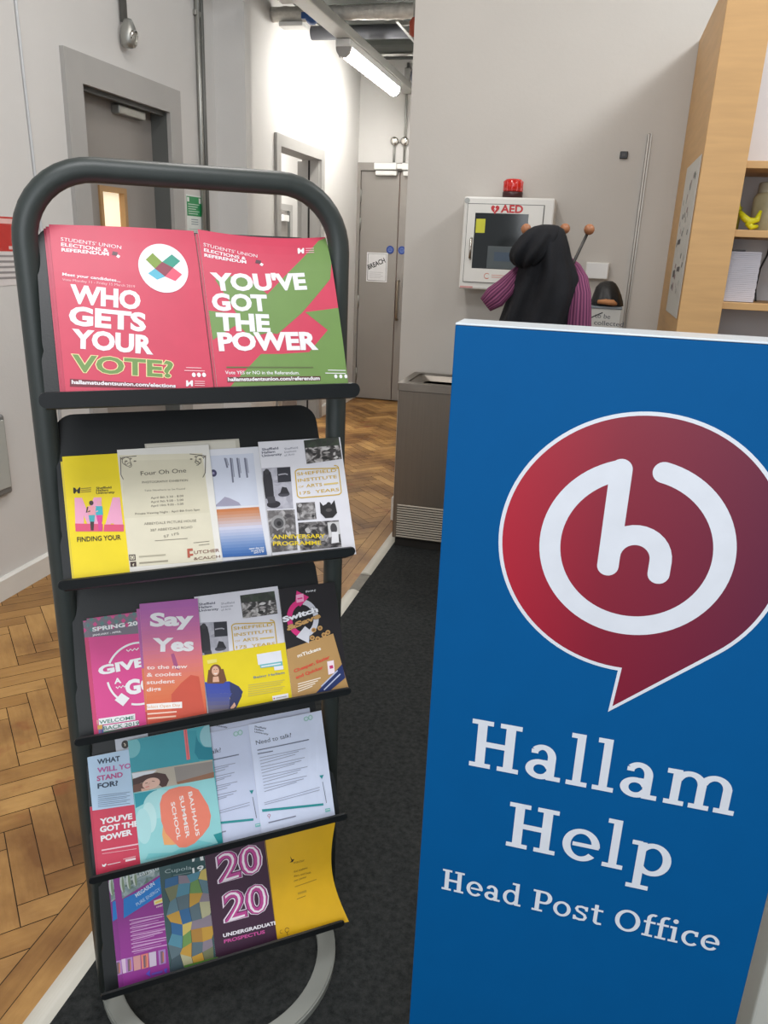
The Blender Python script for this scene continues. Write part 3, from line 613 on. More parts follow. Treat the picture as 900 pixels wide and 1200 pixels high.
# ------------------------------------------------------------------ coat stand, coat and scarf behind the sign
KY = 3.05
def kp(x, y, Y=KY): return on_y(x, y, Y)
t = empty('coat_stand', (kp(648,300).x, KY, .004), 'black coat stand with wooden ball tips behind blue sign', 'coat stand')
kx = kp(648,300).x
bm = BM(); tube(bm, [(0,0,.03),(0,0,1.30)], .014, 14); new_obj('pole', bm, blackp, t)
bm = BM(); lathe(bm, [(.16,0),(.16,.012),(.14,.02),(.03,.03),(.018,.06)], (0,0,0), 32); new_obj('stand_base', bm, blackp, t)
ballm = mat('wooden_ball', (164,108,72), .45, var=.12, scale=40)
for i, (px, py, dy) in enumerate(((616.5,268.5,-.03),(662,268,.08),(690.5,269,-.02),(640,285,.12))):
    q = kp(px, py, KY+dy)-V((kx, KY, .004))
    bm = BM(); tube(bm, [(0,0,1.21), (q.x*.45, q.y*.45, 1.21+(q.z-1.21)*.4), q], .0055, 8); ar = new_obj('arm', bm, mat('dark_steel_rod', (70,68,66), .4, .6, var=.05), t)
    bm = BM(); sphere(bm, q, .0185); new_obj('ball_tip', bm, ballm, ar)
# the coat: lofted rings with folds
def loft(bm, rows, seg, fold, y0, mi=0):
    rings = []
    for i, (xl_, xr_, z, dep) in enumerate(rows):
        c = (xl_+xr_)/2; hw = (xr_-xl_)/2; rg_ = []
        for k in range(seg):
            a_ = 2*PI*k/seg; f = 1+fold*min(1, i/5)*(math.sin(9*a_+.35*i)*.55+math.sin(5*a_+1.3)*.45)
            nz = noise.noise(V((c+math.cos(a_)*1.7, math.sin(a_)*1.7, z*9)))*.10
            rg_.append(bm.verts.new((c+hw*math.cos(a_)*(1+.3*(f-1)+.25*nz), y0+dep*math.sin(a_)*(f+nz), z)))
        rings.append(rg_)
    for a_, b_ in zip(rings, rings[1:]):
        for k in range(seg): fc = bm.faces.new((a_[k], a_[(k+1) % seg], b_[(k+1) % seg], b_[k])); fc.smooth = True; fc.material_index = mi
    bm.faces.new(rings[0][::-1]); bm.faces.new(rings[-1])
YC = KY-.03
def cloth_rows(prof):
    out = []
    for xl_, xr_, y_, d_ in prof:
        A_, B_ = on_y(xl_, y_, YC), on_y(xr_, y_, YC); out.append((A_.x, B_.x, (A_.z+B_.z)/2, d_))
    return out
rows = cloth_rows([(634,654,264,.02),(624,661,268,.06),(616,664,276,.085),(612,667,288,.10),(610,669,300,.105),(609,673,312,.108),(605,677,326,.11),(599,678,340,.118),(594,677,352,.122),(589,674,366,.126),(584,671,380,.13)])
lx, rx, lz, _ = rows[-1]
for k in range(1, 9): rows.append((lx-.006*k, rx+.003*k, lz-.075*k, .13+.004*k))
blackcloth = mat('black_coat_cloth', (24,25,29), .85, var=.2, scale=18, bump=.3, bscale=260, spec=.3)
bm = BM(); loft(bm, rows, 64, .20, YC); co = new_obj('hooded_coat', bm, blackcloth, smooth=True); tag(co, 'black hooded coat hanging on the coat stand', 'coat')
bm = BM(); loft(bm, cloth_rows([(636,650,263.5,.015),(626,656,266,.045),(619,658,270,.07),(611,658,277,.09),(605,656,285,.10),(600,652,293,.108),(598,647,300,.11),(599,641,306,.10),(603,634,311,.085),(609,626,314,.05)]), 56, .26, YC-.022)
hd = new_obj('hood', bm, blackcloth, smooth=True); hd.parent = co
# scarf: ribbed roll draped behind the coat, two ends showing
def scarf_mat():
    m = bpy.data.materials.new('purple_striped_knit'); m.use_nodes = True; nt = m.node_tree; b = nt.nodes['Principled BSDF']; N = nt.nodes.new
    at = N('ShaderNodeUVMap'); sp = N('ShaderNodeSeparateXYZ'); nt.links.new(at.outputs[0], sp.inputs[0])
    w = N('ShaderNodeMath'); w.operation = 'MULTIPLY'; w.inputs[1].default_value = 2*PI*22; nt.links.new(sp.outputs[0], w.inputs[0])
    s = N('ShaderNodeMath'); s.operation = 'SINE'; nt.links.new(w.outputs[0], s.inputs[0])
    r = N('ShaderNodeValToRGB'); r.color_ramp.elements[0].color = (*lin((84,36,70)), 1); r.color_ramp.elements[1].color = (*lin((134,72,104)), 1); r.color_ramp.elements[0].position = .2; r.color_ramp.elements[1].position = .8
    a2 = N('ShaderNodeMath'); a2.operation = 'MULTIPLY_ADD'; a2.inputs[1].default_value = .5; a2.inputs[2].default_value = .5; nt.links.new(s.outputs[0], a2.inputs[0]); nt.links.new(a2.outputs[0], r.inputs[0])
    nt.links.new(r.outputs[0], b.inputs['Base Color']); b.inputs['Roughness'].default_value = .9; return m
bm = BM(); uvl2 = bm.loops.layers.uv.new('UVMap')
path = [((569,357),-.10,.030),((580,348),-.10,.042),((592,337),-.09,.036),((604,322),-.05,.024),((618,310),.03,.022),((640,304),.10,.022),((662,305),.09,.022),((673,315),.03,.026),((678,328),-.03,.034),((680,345),-.06,.038),((679,362),-.07,.042),((678,380),-.07,.045),((678,400),-.07,.046),((679,430),-.06,.048),((680,470),-.05,.046)]
pts = [on_y(p_[0], p_[1], KY+dy) for p_, dy, r_ in path]; seg = 40; rings = []
for i, p_ in enumerate(pts):
    tt = (pts[min(i+1, len(pts)-1)]-pts[max(i-1, 0)]).normalized(); n_ = V((0,-1,0)); n_ = (n_-tt*n_.dot(tt)).normalized(); b_ = tt.cross(n_); r_ = path[i][2]
    rings.append([bm.verts.new(p_+b_*(r_*math.cos(2*PI*k/seg))+n_*(r_*.45*math.sin(2*PI*k/seg)*(1+.16*math.sin(2*PI*k/seg*11)))) for k in range(seg)])
for i, (a_, b_) in enumerate(zip(rings, rings[1:])):
    for k in range(seg):
        f = bm.faces.new((a_[k], a_[(k+1) % seg], b_[(k+1) % seg], b_[k])); f.smooth = True
        for lp, uvv in zip(f.loops, ((k/seg, i*.1), ((k+1)/seg, i*.1), ((k+1)/seg, i*.1+.1), (k/seg, i*.1+.1))): lp[uvl2].uv = uvv
bm.faces.new(rings[0][::-1]); bm.faces.new(rings[-1])
tag(new_obj('scarf', bm, scarf_mat()), 'purple striped scarf draped on coat stand behind black coat', 'scarf')

# ------------------------------------------------------------------ collection box with black sack, right of the coat
BY = 3.45
bx0, bx1 = on_y(689,365,BY).x, on_y(727,365,BY).x; bz = on_y(705,358,BY).z
t = empty('collection_box', ((bx0+bx1)/2, BY+.1, .004), 'white box with handwritten note behind blue sign', 'box')
bm = BM(); box(bm, (bx0, BY, .004), (bx1+.005, BY+.2, bz-.012), .004); at_root(new_obj('carton', bm, mat('white_carton', (196,194,188), .6, var=.04)), t)
a = Art(); a.text('to be', (.030,-.050), (.092,-.052), .018, (60,62,74), .0); a.text('collected', (.030,-.078), (.148,-.080), .018, (60,62,74), .0); a.strip([(.002,-.058),(.03,-.043),(.06,-.028)], .005, (60,58,56))
bm = BM(); a.add(bm, 0); KEEP.add(id(bm)); lo = new_obj('handwriting', bm, a.mats); lo.matrix_world = frame_mat(V((bx0,BY,bz)), EX, EZ, -EY); at_root(lo, t)
bm = BM(); box(bm, (bx0, BY-.004, bz-.012), (bx1+.006, BY+.205, bz-.004), .002); at_root(new_obj('box_lid', bm, mat('grey_blue_rim', (126,134,140), .5, var=.05)), t)
rows = []
for xl_, xr_, y_, d_ in ((709,718,329.5,.015),(703,722,332,.03),(698,725,337,.05),(695,728,345,.07),(692,730,353,.085),(692,730,361,.09)):
    A_, B_ = on_y(xl_, y_, BY+.08), on_y(xr_, y_, BY+.08); rows.append((A_.x, B_.x, max((A_.z+B_.z)/2, bz-.003), d_))
bm = BM(); loft(bm, rows, 40, .10, BY+.1); tag(new_obj('refuse_sack', bm, mat('black_sack', (20,20,21), .5, var=.2, scale=20, bump=.3, bscale=40), smooth=True), 'black plastic sack bulging on top of the white box', 'sack')
bm = BM(); tube(bm, [(0,0,.006),(.03,-.01,.008),(.06,-.012,.006),(.075,-.006,.0)], [.008,.011,.012,.006], 10); o = new_obj('rolled_cloth', bm, mat('tan_cloth', (176,120,76), .7, var=.15, scale=30)); o.location = (bx0+.035, BY+.0, bz+.008); tag(o, 'rolled tan cloth lying in front of the black sack', 'cloth')

# ------------------------------------------------------------------ blue sign
SY, SX0, SX1, SZ1 = .85, -.1405, .289, 1.3455
t = empty('totem_sign', ((SX0+SX1)/2, SY+.03, .004), 'large blue totem sign with red speech bubble logo', 'sign')
bluem = mat('blue_sign_vinyl', (0,86,146), .6, var=.02, scale=20, spec=.12)
bm = BM(); box(bm, (SX0, SY, .02), (SX1, SY+.006, SZ1-.0012), .0015); at_root(new_obj('front_panel', bm, bluem), t)
bm = BM(); box(bm, (SX0+.001, SY+.006, .01), (SX1-.001, SY+.055, SZ1-.003), .002); at_root(new_obj('core', bm, mat('pale_blue_edge', (150,180,200), .4, var=.03)), t)
bm = BM(); box(bm, (SX0, SY-.0005, SZ1-.0012), (SX1, SY+.058, SZ1+.0012), .0008); at_root(new_obj('top_edge', bm, mat('aluminium_edge', (214,222,228), .3, .3, var=.05)), t)
bm = BM(); box(bm, (SX0-.03, SY-.06, .004), (SX1+.03, SY+.12, .02), .004); at_root(new_obj('foot_plate', bm, galv), t)
# printed red with a left to right ink blend
rm = bpy.data.materials.new('red_bubble_print'); rm.use_nodes = True; nt = rm.node_tree; b = nt.nodes['Principled BSDF']; b.inputs['Roughness'].default_value = .4
tc = nt.nodes.new('ShaderNodeTexCoord'); sp = nt.nodes.new('ShaderNodeSeparateXYZ'); nt.links.new(tc.outputs['Object'], sp.inputs[0])
mr = nt.nodes.new('ShaderNodeMapRange'); mr.inputs[1].default_value = -.08; mr.inputs[2].default_value = .24; nt.links.new(sp.outputs[0], mr.inputs[0])
r = nt.nodes.new('ShaderNodeValToRGB'); e = r.color_ramp.elements; e[0].color = (*lin((180,20,46)), 1); e[1].color = (*lin((92,24,56)), 1); x = e.new(.4); x.color = (*lin((134,20,46)), 1)
nt.links.new(mr.outputs[0], r.inputs[0]); nt.links.new(r.outputs[0], b.inputs['Base Color'])
a = Art(); sw = (222,226,234)
def bubble(cx, cz, r_, tipx, tipz):
    d = V((tipx-cx, tipz-cz)); L = d.length; be = math.acos(r_/L); base = math.atan2(d.y, d.x); a1 = base+be
    st = math.atan2(-math.sqrt(max(r_*r_-(tipx+.004-cx)**2, 0)), tipx+.004-cx)
    n_ = 90; out = [(tipx, tipz)]
    st2 = st
    while st2 < a1: st2 += 2*PI
    for k in range(n_+1): q = a1+(st2-a1)*k/n_; out.append((cx+r_*math.cos(q), cz+r_*math.sin(q)))
    return out
a.poly(bubble(.0785, 1.1165, .1525, .0735, .9075), sw, px=False)
a.poly(bubble(.0785, 1.1165, .1482, .0775, .9160), rm, px=False)
rc, rr_ = (.0760, 1.1150), .0920
sw_ = .0232
a.arc(rc, rr_, sw_, 79, -255, sw, 80)
a.ell((rc[0]+rr_*math.cos(math.radians(79)), rc[1]+rr_*math.sin(math.radians(79))), sw_/2, sw_/2, sw, 24)
sx = .0500; ang = 106.5
tp = (rc[0]+rr_*math.cos(math.radians(ang)), rc[1]+rr_*math.sin(math.radians(ang)))
a.ell((sx, tp[1]+.001), sw_/2, sw_/2, sw, 24)
a.strip([(sx, tp[1]), (sx, 1.092)], sw_, sw); a.ell((sx, 1.092), sw_/2, sw_/2, sw, 24)
hx_ = .1045; ah = (hx_-sx)/2
a.strip([(sx+ah-ah*math.cos(PI*k/16), 1.105+ah*math.sin(PI*k/16)) for k in range(17)]+[(hx_, 1.090)], sw_, sw); a.ell((hx_, 1.090), sw_/2, sw_/2, sw, 24)
# slab serif letters, drawn from strokes; units: x-height 1
class Slab:
    def __init__(s, art, col): s.a = art; s.col = col
    def rect(s, x0, y0, x1, y1): s.a.poly([s.T(x0,y0), s.T(x1,y0), s.T(x1,y1), s.T(x0,y1)], s.col)
    def path(s, pts, wx, wy=None):
        wy = wy or wx; n = len(pts); L = []; Rr = []
        for i in range(n):
            t_ = V((pts[min(i+1,n-1)][0]-pts[max(i-1,0)][0], pts[min(i+1,n-1)][1]-pts[max(i-1,0)][1])).normalized(); nx, ny = -t_.y*wx/2, t_.x*wy/2
            L.append((pts[i][0]+nx, pts[i][1]+ny)); Rr.append((pts[i][0]-nx, pts[i][1]-ny))
        s.a.lv += 1
        for i in range(n-1): s.a.faces.append(([s.T(*Rr[i]), s.T(*Rr[i+1]), s.T(*L[i+1]), s.T(*L[i])], s.a.mi(s.col), s.a.lv))
    def arc(s, cx, cy, rx, ry, a0, a1, wx, wy, n=28): s.path([(cx+rx*math.cos(math.radians(a0+(a1-a0)*k/n)), cy+ry*math.sin(math.radians(a0+(a1-a0)*k/n))) for k in range(n+1)], wx, wy)
    def draw(s, ch):
        sl = .135; T = .215; A_, B_ = .215, .15       # slab height, stem, bowl stroke widths
        R_ = s.rect
        if ch == 'H':
            for x in (.22, .98): R_(x,0,x+.255,1.42); R_(x-.16,0,x+.415,sl); R_(x-.16,1.42-sl,x+.415,1.42)
            R_(.3,.64,1.1,.80); return 1.53
        if ch == 'P':
            R_(.20,0,.455,1.42); R_(.04,0,.66,sl); R_(.04,1.42-sl,.5,1.42); R_(.4,1.42-.15,.72,1.42); R_(.4,.55,.72,.70); s.arc(.70,.985,.33,.36,-90,90,.25,.15); return 1.22
        if ch == 'O': s.arc(.75,.71,.57,.645,0,360,.25,.16,44); return 1.58
        if ch == 'a':
            R_(.60,.06,.60+T,.68); R_(.60,0,.98,sl); s.arc(.455,.66,.2525,.285,0,140,A_,B_); R_(.16,.74,.34,.86); s.arc(.42,.285,.27,.22,20,340,A_,B_); R_(.5,.45,.70,.58); return 1.10
        if ch == 'l':
            R_(.19,0,.19+T,1.52); R_(.04,1.52-sl,.3,1.52); R_(.03,0,.57,sl); return .68
        if ch == 'i':
            R_(.19,0,.19+T,1.02); R_(.04,1.02-sl,.3,1.02); R_(.03,0,.57,sl); s.arc(.29,1.37,.07,.07,0,360,.15,.15,20); return .68
        if ch == 'm':
            for x in (.19,.80,1.41): R_(x,0,x+T,.72 if x > .2 else 1.02); R_(x-.14,0,x+T+.14,sl)
            R_(.04,1.02-sl,.3,1.02)
            for x in (.30,.91): s.arc(x+.305,.64,.305,.315,0,160,A_,B_)
            return 1.86
        if ch == 'e':
            s.arc(.53,.51,.385,.435,-38,-360,A_,B_,40); R_(.3,.46,1.0,.585); return 1.10
        if ch == 'p':
            R_(.20,-.46,.20+T,1.0); R_(.04,1.02-sl,.3,1.02); R_(.04,-.48,.62,-.48+sl); s.arc(.61,.51,.365,.435,-150,150,A_,B_); return 1.16
        if ch == 'd':
            R_(.74,.06,.74+T,1.52); R_(.54,1.52-sl,.85,1.52); R_(.74,0,1.12,sl); s.arc(.51,.51,.365,.435,30,330,A_,B_); return 1.22
        if ch == 'o': s.arc(.55,.51,.395,.435,0,360,A_,B_,40); return 1.14
        if ch == 's':
            s.path([(.80,.80),(.70,.91),(.50,.95),(.29,.91),(.22,.77),(.30,.63),(.50,.54),(.70,.44),(.78,.28),(.70,.11),(.46,.07),(.26,.11),(.15,.22)], .19, .145); R_(.72,.70,.86,1.0); R_(.08,.02,.22,.32); return .98
        if ch == 't':
            R_(.24,.2,.24+T,1.30); R_(.06,1.02-sl,.74,1.02); s.arc(.51,.24,.163,.17,180,300,A_,B_); R_(.55,.01,.72,.15); return .86
        if ch == 'f':
            R_(.19,0,.19+T,1.2); R_(.03,0,.62,sl); R_(.04,1.02-sl,.68,1.02); s.arc(.54,1.2,.243,.25,60,180,A_,B_); return .72
        if ch == 'c':
            s.arc(.54,.51,.395,.435,48,318,A_,B_,34); R_(.72,.68,.88,1.0); return 1.04
        return .52
    def word(s, w, x0, x1, z, cap):
        s.T = lambda x, y: (0, 0); tot = 0; keep = list(s.a.faces); lv = s.a.lv
        for ch in w: tot += s.draw(ch)
        s.a.faces = keep; s.a.lv = lv; k = (x1-x0)/tot; ky = cap/1.42; off = 0
        lv = s.a.lv
        for ch in w:
            s.T = (lambda o_: lambda x, y: (x0+(o_+x)*k, z+y*ky))(off); s.a.lv = lv; off += s.draw(ch)
        s.a.lv = lv+8
sl_ = Slab(a, sw)
sl_.word('Hallam', -.088, .236, .7965, .0695)
sl_.word('Help', -.031, .178, .6850, .0690)
sl_.word('Head Post Office', -.109, .250, .5905, .0345)
a.step = .00004
bm = BM(); a.add(bm, 0); KEEP.add(id(bm)); lo = new_obj('logo_and_lettering', bm, a.mats); lo.matrix_world = frame_mat(V((0, SY-.0002, 0)), EX, EZ, -EY); at_root(lo, t); tag(lo, 'white slab lettering and red bubble logo')
# pale counter end behind the sign
t = empty('counter', (.8, 1.3, .004), 'pale reception counter end behind the blue sign', 'counter')
bm = BM(); box(bm, (.342, .95, .06), (1.5, 1.6, .92), .004); at_root(new_obj('counter_body', bm, mat('pale_counter', (206,204,194), .5, var=.03)), t)
bm = BM(); box(bm, (.330, .94, .92), (1.52, 1.62, .95), .005); at_root(new_obj('counter_top', bm, beech), t)
bm = BM(); box(bm, (.36, .97, .004), (1.48, 1.58, .06)); at_root(new_obj('plinth', bm, darkvent), t)
#LEAFLETS
# ------------------------------------------------------------------ leaflet stand
th = math.radians(37.5); SU = V((math.cos(th), math.sin(th), 0)); SN = V((math.sin(th), -math.cos(th), 0)); SA = V((-.767, .996, .004))
LEAN = math.radians(27); SB = EZ*math.cos(LEAN)-SN*math.sin(LEAN); SP = SU.cross(SB); D0 = .100; SW = .464; KS = .964
Z0 = [1.193, .919, .658, .382, .120]
def W2(u, d, z): return SA+SU*u+SN*d+V((0,0,z-.004))
stand = empty('leaflet_stand', tuple(SA), 'dark grey tubular five tier leaflet stand on silver ring foot', 'leaflet stand')
def st_add(o, p=None):
    root = p or stand; o.parent = root; o.matrix_parent_inverse = root.matrix_world.inverted() if p else Matrix.Translation(-SA); return o
Rc = .098; zt = 1.507; TL, TR = -.012, .452                     # the left upright leans out very slightly
pts = [W2(TL*z/1.4, 0, z) for z in (.02, .4, .8, 1.2, zt-Rc)]
pts += [W2(TL+Rc-Rc*math.cos(k*PI/20), 0, zt-Rc+Rc*math.sin(k*PI/20)) for k in range(1, 11)]
pts += [W2(SW*.5, 0, zt)]
pts += [W2(TR-Rc+Rc*math.sin(k*PI/20), 0, zt-Rc+Rc*math.cos(k*PI/20)) for k in range(0, 11)]
pts += [W2(TR, 0, z) for z in (1.2, .8, .4, .02)]
bm = BM(); tube(bm, pts, .0172, 20); st_add(new_obj('tube_frame', bm, powder))
# ring foot: flat bar bent into a circle on the carpet
bm = BM(); n = 72; cu, cd, ro, ri, h_ = .224, -.008, .238, .201, .016
rr = [[], [], [], []]
for k in range(n):
    q = 2*PI*k/n
    for j, (rd_, z) in enumerate(((ri, .004), (ri, .004+h_), (ro, .004+h_), (ro, .004))): rr[j].append(bm.verts.new(W2(cu+rd_*math.cos(q), cd+rd_*math.sin(q), z)))
for j in range(4):
    for k in range(n): bm.faces.new((rr[j][k], rr[j][(k+1) % n], rr[(j+1) % 4][(k+1) % n], rr[(j+1) % 4][k]))
bmesh.ops.bevel(bm, geom=[e for e in bm.edges if all(abs(v.co.z-(.004+h_)) < 1e-5 for v in e.verts) and e.is_manifold], offset=.003, segments=2, affect='EDGES')
st_add(new_obj('ring_foot', bm, footm))
PU0, PU1, PN0, PN1 = -.006, .440, .001, .420
for i, z0 in enumerate(Z0):
    o0 = W2(0, D0, z0); L_ = (.266, .268, .254, .254, .254)[i]; ear = .088
    bm = BM()
    # back panel: wide ears at the foot, narrower with rounded top corners between the tubes
    poly = [(PU0, 0), (PU1, 0), (PU1, ear-.02), (PU1-.004, ear-.006), (PN1+.004, ear+.004)]
    poly += [(PN1-.03+.03*math.cos(k*PI/16), L_-.03+.03*math.sin(k*PI/16)) for k in range(9)] + [(PN0+.03-.03*math.sin(k*PI/16), L_-.03+.03*math.cos(k*PI/16)) for k in range(9)]
    poly += [(PN0-.004, ear+.004), (PU0+.004, ear-.006), (PU0, ear-.02)]
    prism(bm, poly, 2, -.003, 0)
    fm = frame_mat(o0, SU, SB, SP)
    for v in bm.verts: v.co = fm @ v.co
    top = (.0258, .0262, .019, .0235, .025)[i]; hh = (.0106, .0074, .0066, .0066, .0066)[i]; lz = top-hh; tz = max(.002, lz-hh+.002)
    q = [W2(0, D0-.001, z0-.003), W2(0, D0+.024, z0+tz-.003), W2(0, D0+.024, z0+tz), W2(0, D0, z0)]
    A_ = [bm.verts.new(p+SU*PU0) for p in q]; B_ = [bm.verts.new(p+SU*PU1) for p in q]
    for f in (A_[::-1], B_): bm.faces.new(f)
    for k in range(4): bm.faces.new((A_[k], A_[(k+1) % 4], B_[(k+1) % 4], B_[k]))
    sh = st_add(new_obj('shelf', bm, shelfm))
    bm = BM()
    prism(bm, rrect(PU0-.008, lz-hh, PU1+.006, lz+hh, hh*.85, 6), 2, .0, .005)
    bmesh.ops.bevel(bm, geom=[e for e in bm.edges if abs(e.verts[0].co.z-e.verts[1].co.z) < 1e-6], offset=.0012, segments=2, affect='EDGES')
    fm = frame_mat(W2(0, D0+.022, z0), SU, EZ, SN)
    for v in bm.verts: v.co = fm @ v.co
    lg = new_obj('ledge', bm, shelfm); lg.parent = sh; lg.matrix_parent_inverse = Matrix.Translation(-SA) @ Matrix.Identity(4)
    lg.matrix_parent_inverse = Matrix.Identity(4)

def leaflet(kind, label, group, row, u0, u1, h, layer, base, art=None, th=.0016, rot=0.0, bend=None, cuts=(0,0), v0=.001, cat=None, step=.00005, clip_u=None):
    """a printed sheet standing on shelf `row`; layer = metres in front of the back panel; art is drawn through the sheet's own plane"""
    u0 *= KS; u1 *= KS; h *= KS
    o0 = W2(0, D0, Z0[row]); c, s = math.cos(rot), math.sin(rot); ax = SU*c+SB*s; ay = SB*c-SU*s
    org = o0+SP*(layer+.0006)+SU*u0+SB*v0; front = org+SP*th
    def P(x, y): p = on_plane(x, y, front, SP)-front; return (p.dot(ax), p.dot(ay))
    ob = flat_art(kind, org, ax, ay, SP, u1-u0, h, base, art, P=P, th=th, step=step, bend=bend, cuts=cuts)
    return tag(ob, label, cat or kind, group)
WH = (236,234,236)
# --- row 1: two piles of magazines -------------------------------------------------
PK = (204,64,90); GRN = (112,144,78)
ROW1 = 'election magazines on the top shelf'
def su_head(a, x, y, k=1.0, dx=0):
    a.text("STUDENTS' UNION", (x, y), (x+71*k, y+11), .0062, WH, -.002)
    a.text('ELECTIONS &', (x+.5, y+6.5), (x+56*k, y+14.5), .0062, WH, .02)
    a.text('REFERENDUM', (x+1, y+13), (x+56.5*k, y+19), .0062, WH, .03)
    a.poly([(x+61,y+13.5),(x+67,y+15),(x+66,y+19),(x+60,y+18)], (92,60,70)); a.poly([(x+67,y+17.5),(x+70,y+19.5),(x+68,y+22),(x+65,y+20)], WH)
def vote(a):
    su_head(a, 71, 281)
    a.text('Meet your candidates...', (73, 323), (141, 331.5), .0052, WH, .02)
    a.text('Vote Monday 11 - Friday 15 March 2019', (73, 329), (158, 338), .0042, (240,190,196), .0)
    for t_, l, r, h in (('WHO', (82,355.5), (164.5,364), .0325), ('GETS', (80.5,381), (171,389.5), .0325), ('YOUR', (84,408), (179.5,416), .0325)): a.text(t_, l, r, h, WH, .045)
    a.text('VOTE?', (84.5,435.5), (203,443), .0285, GRN, .03, outline=(236,216,160), ow=.028)
    a.poly([(82,444),(206,452),(206,456),(82,453)], (112,40,52)); a.text('hallamstudentsunion.com/elections', (84,450), (206,454.5), .0065, WH, .03)
    c = a.P(191.5, 314.5); a.ell(c, .0355, .0385, (238,236,240), 48, px=False)
    def blk(p, col): a.poly(p, col)
    for q_, c_ in (([(170.7,304.7),(178.7,296.7),(189.9,307.3),(181.3,315.3)], (124,150,48)), ([(189.9,307.3),(201.3,298),(211.2,306),(202.7,314)], (46,148,128)), ([(173.3,321),(181.3,315.3),(193.3,324.7),(184,328.5)], (84,176,200)), ([(193.3,324.7),(202.7,314),(213.3,322),(205.3,330)], (226,84,110)), ([(181.3,315.3),(189.9,307.3),(202.7,314),(193.3,324.7)], (138,52,72))): blk(q_, c_)
    a.strip([(218,431),(236,431.5)], .0012, (240,190,196)); a.strip([(216,434.5),(240,435)], .0012, (240,190,196))
    for k in range(3): a.ell((227+6*k, 439.5), .0028, .0034, WH, 14)
    a.poly([(218,446),(220,446),(221,449),(224,446),(226,446),(226,453),(224,453),(223,450),(220,453),(218,453)], WH)
    for k in range(3): a.strip([(228,447+2.4*k),(240,447.3+2.4*k)], .0011, (240,190,196))
def curl1(f, g): return (0, 0, -.006*max(0, g-.6)**2*6+.003*math.sin(PI*f)*g)
for k, (du, ly) in enumerate(((-.006,.002),(-.003,.006))):
    leaflet('magazine', ('rearmost pink magazine peeking left behind the Who Gets Your Vote magazine', 'second pink magazine showing a sliver behind the Who Gets Your Vote magazine')[k], ROW1, 0, .020+du, .228+du, .271+.001*k, ly, (186,58,84), None, th=.0035, bend=curl1, cuts=(8,10))
leaflet('magazine', 'pink magazine reading Who Gets Your Vote on top shelf', ROW1, 0, .0215, .2315, .2735, .0102, PK, vote, th=.003, bend=curl1, cuts=(8,10))
Zp = lambda x, y: (220+x/4.09, 200+y/4.09)
def power(a):
    for q in ([(700,300),(632,322),(566,392),(480,480),(380,590),(345,560),(250,490),(130,520),(190,610),(235,690),(100,670),(120,812),(225,745),(300,770),(430,785),(545,685),(680,522)], [(560,682),(722,662),(745,745),(668,768)], [(668,768),(745,745),(830,1060),(180,1060),(350,880),(450,880),(580,872)], [(240,740),(340,690),(380,780),(300,800)]):
        a.poly([Zp(*p) for p in q], GRN)
    su_head(a, 238.5, 287.5, .88)
    a.text("YOU'VE", Zp(118,575), Zp(570,570), .0335, WH, .045)
    a.text('GOT', Zp(120,672), Zp(385,677), .0325, WH, .045)
    a.text('THE', Zp(140,768), Zp(396,776), .0325, WH, .045)
    a.text('POWER', Zp(150,866), Zp(625,862), .0335, WH, .045)
    a.text('Vote YES or NO in the Referendum.', Zp(180,976), Zp(535,978), .0060, WH, .01)
    a.strip([Zp(185,943), Zp(600,945)], .0022, (96,110,66))
    a.poly([Zp(188,990),Zp(635,986),Zp(635,1008),Zp(190,1014)], (90,60,52)); a.text('hallamstudentsunion.com/referendum', Zp(193,1010), Zp(632,1005), .0068, WH, .03)
    a.strip([Zp(670,958),Zp(755,960)], .0012, WH); a.strip([Zp(658,972),Zp(755,974)], .0012, WH)
    for k in range(3): a.ell(Zp(708+24*k, 988), .0026, .0032, WH, 14)
    a.poly([Zp(x, y) for x, y in ((526,357),(534,355),(542,368),(552,356),(558,358),(556,386),(547,386),(543,374),(532,388),(526,384))], WH)
    for k in range(3): a.strip([Zp(565,360+11*k), Zp(605,362+11*k)], .0013, (236,180,190))
def curl2(f, g): return (0, -.007*f*(1-f)*4*max(0, g-.5)*2, -.009*max(0, g-.75)**2*16*(.3+.7*f)+.004*math.sin(PI*g)*f)
for k, (du, ly) in enumerate(((-.006,.002),(-.0035,.006))):
    leaflet('magazine', ("rearmost pink magazine edge left of the You've Got the Power magazine", "second pink magazine sliver just left of the You've Got the Power magazine")[k], ROW1, 0, .2375+du, .4375+du, .268+.0015*k, ly, (190,60,86), None, th=.0035, bend=curl2, cuts=(12,16))
leaflet('magazine', "pink and green magazine reading You've Got the Power on top shelf", ROW1, 0, .2375, .4505, .275, .0102, PK, power, th=.003, bend=curl2, cuts=(12,16))
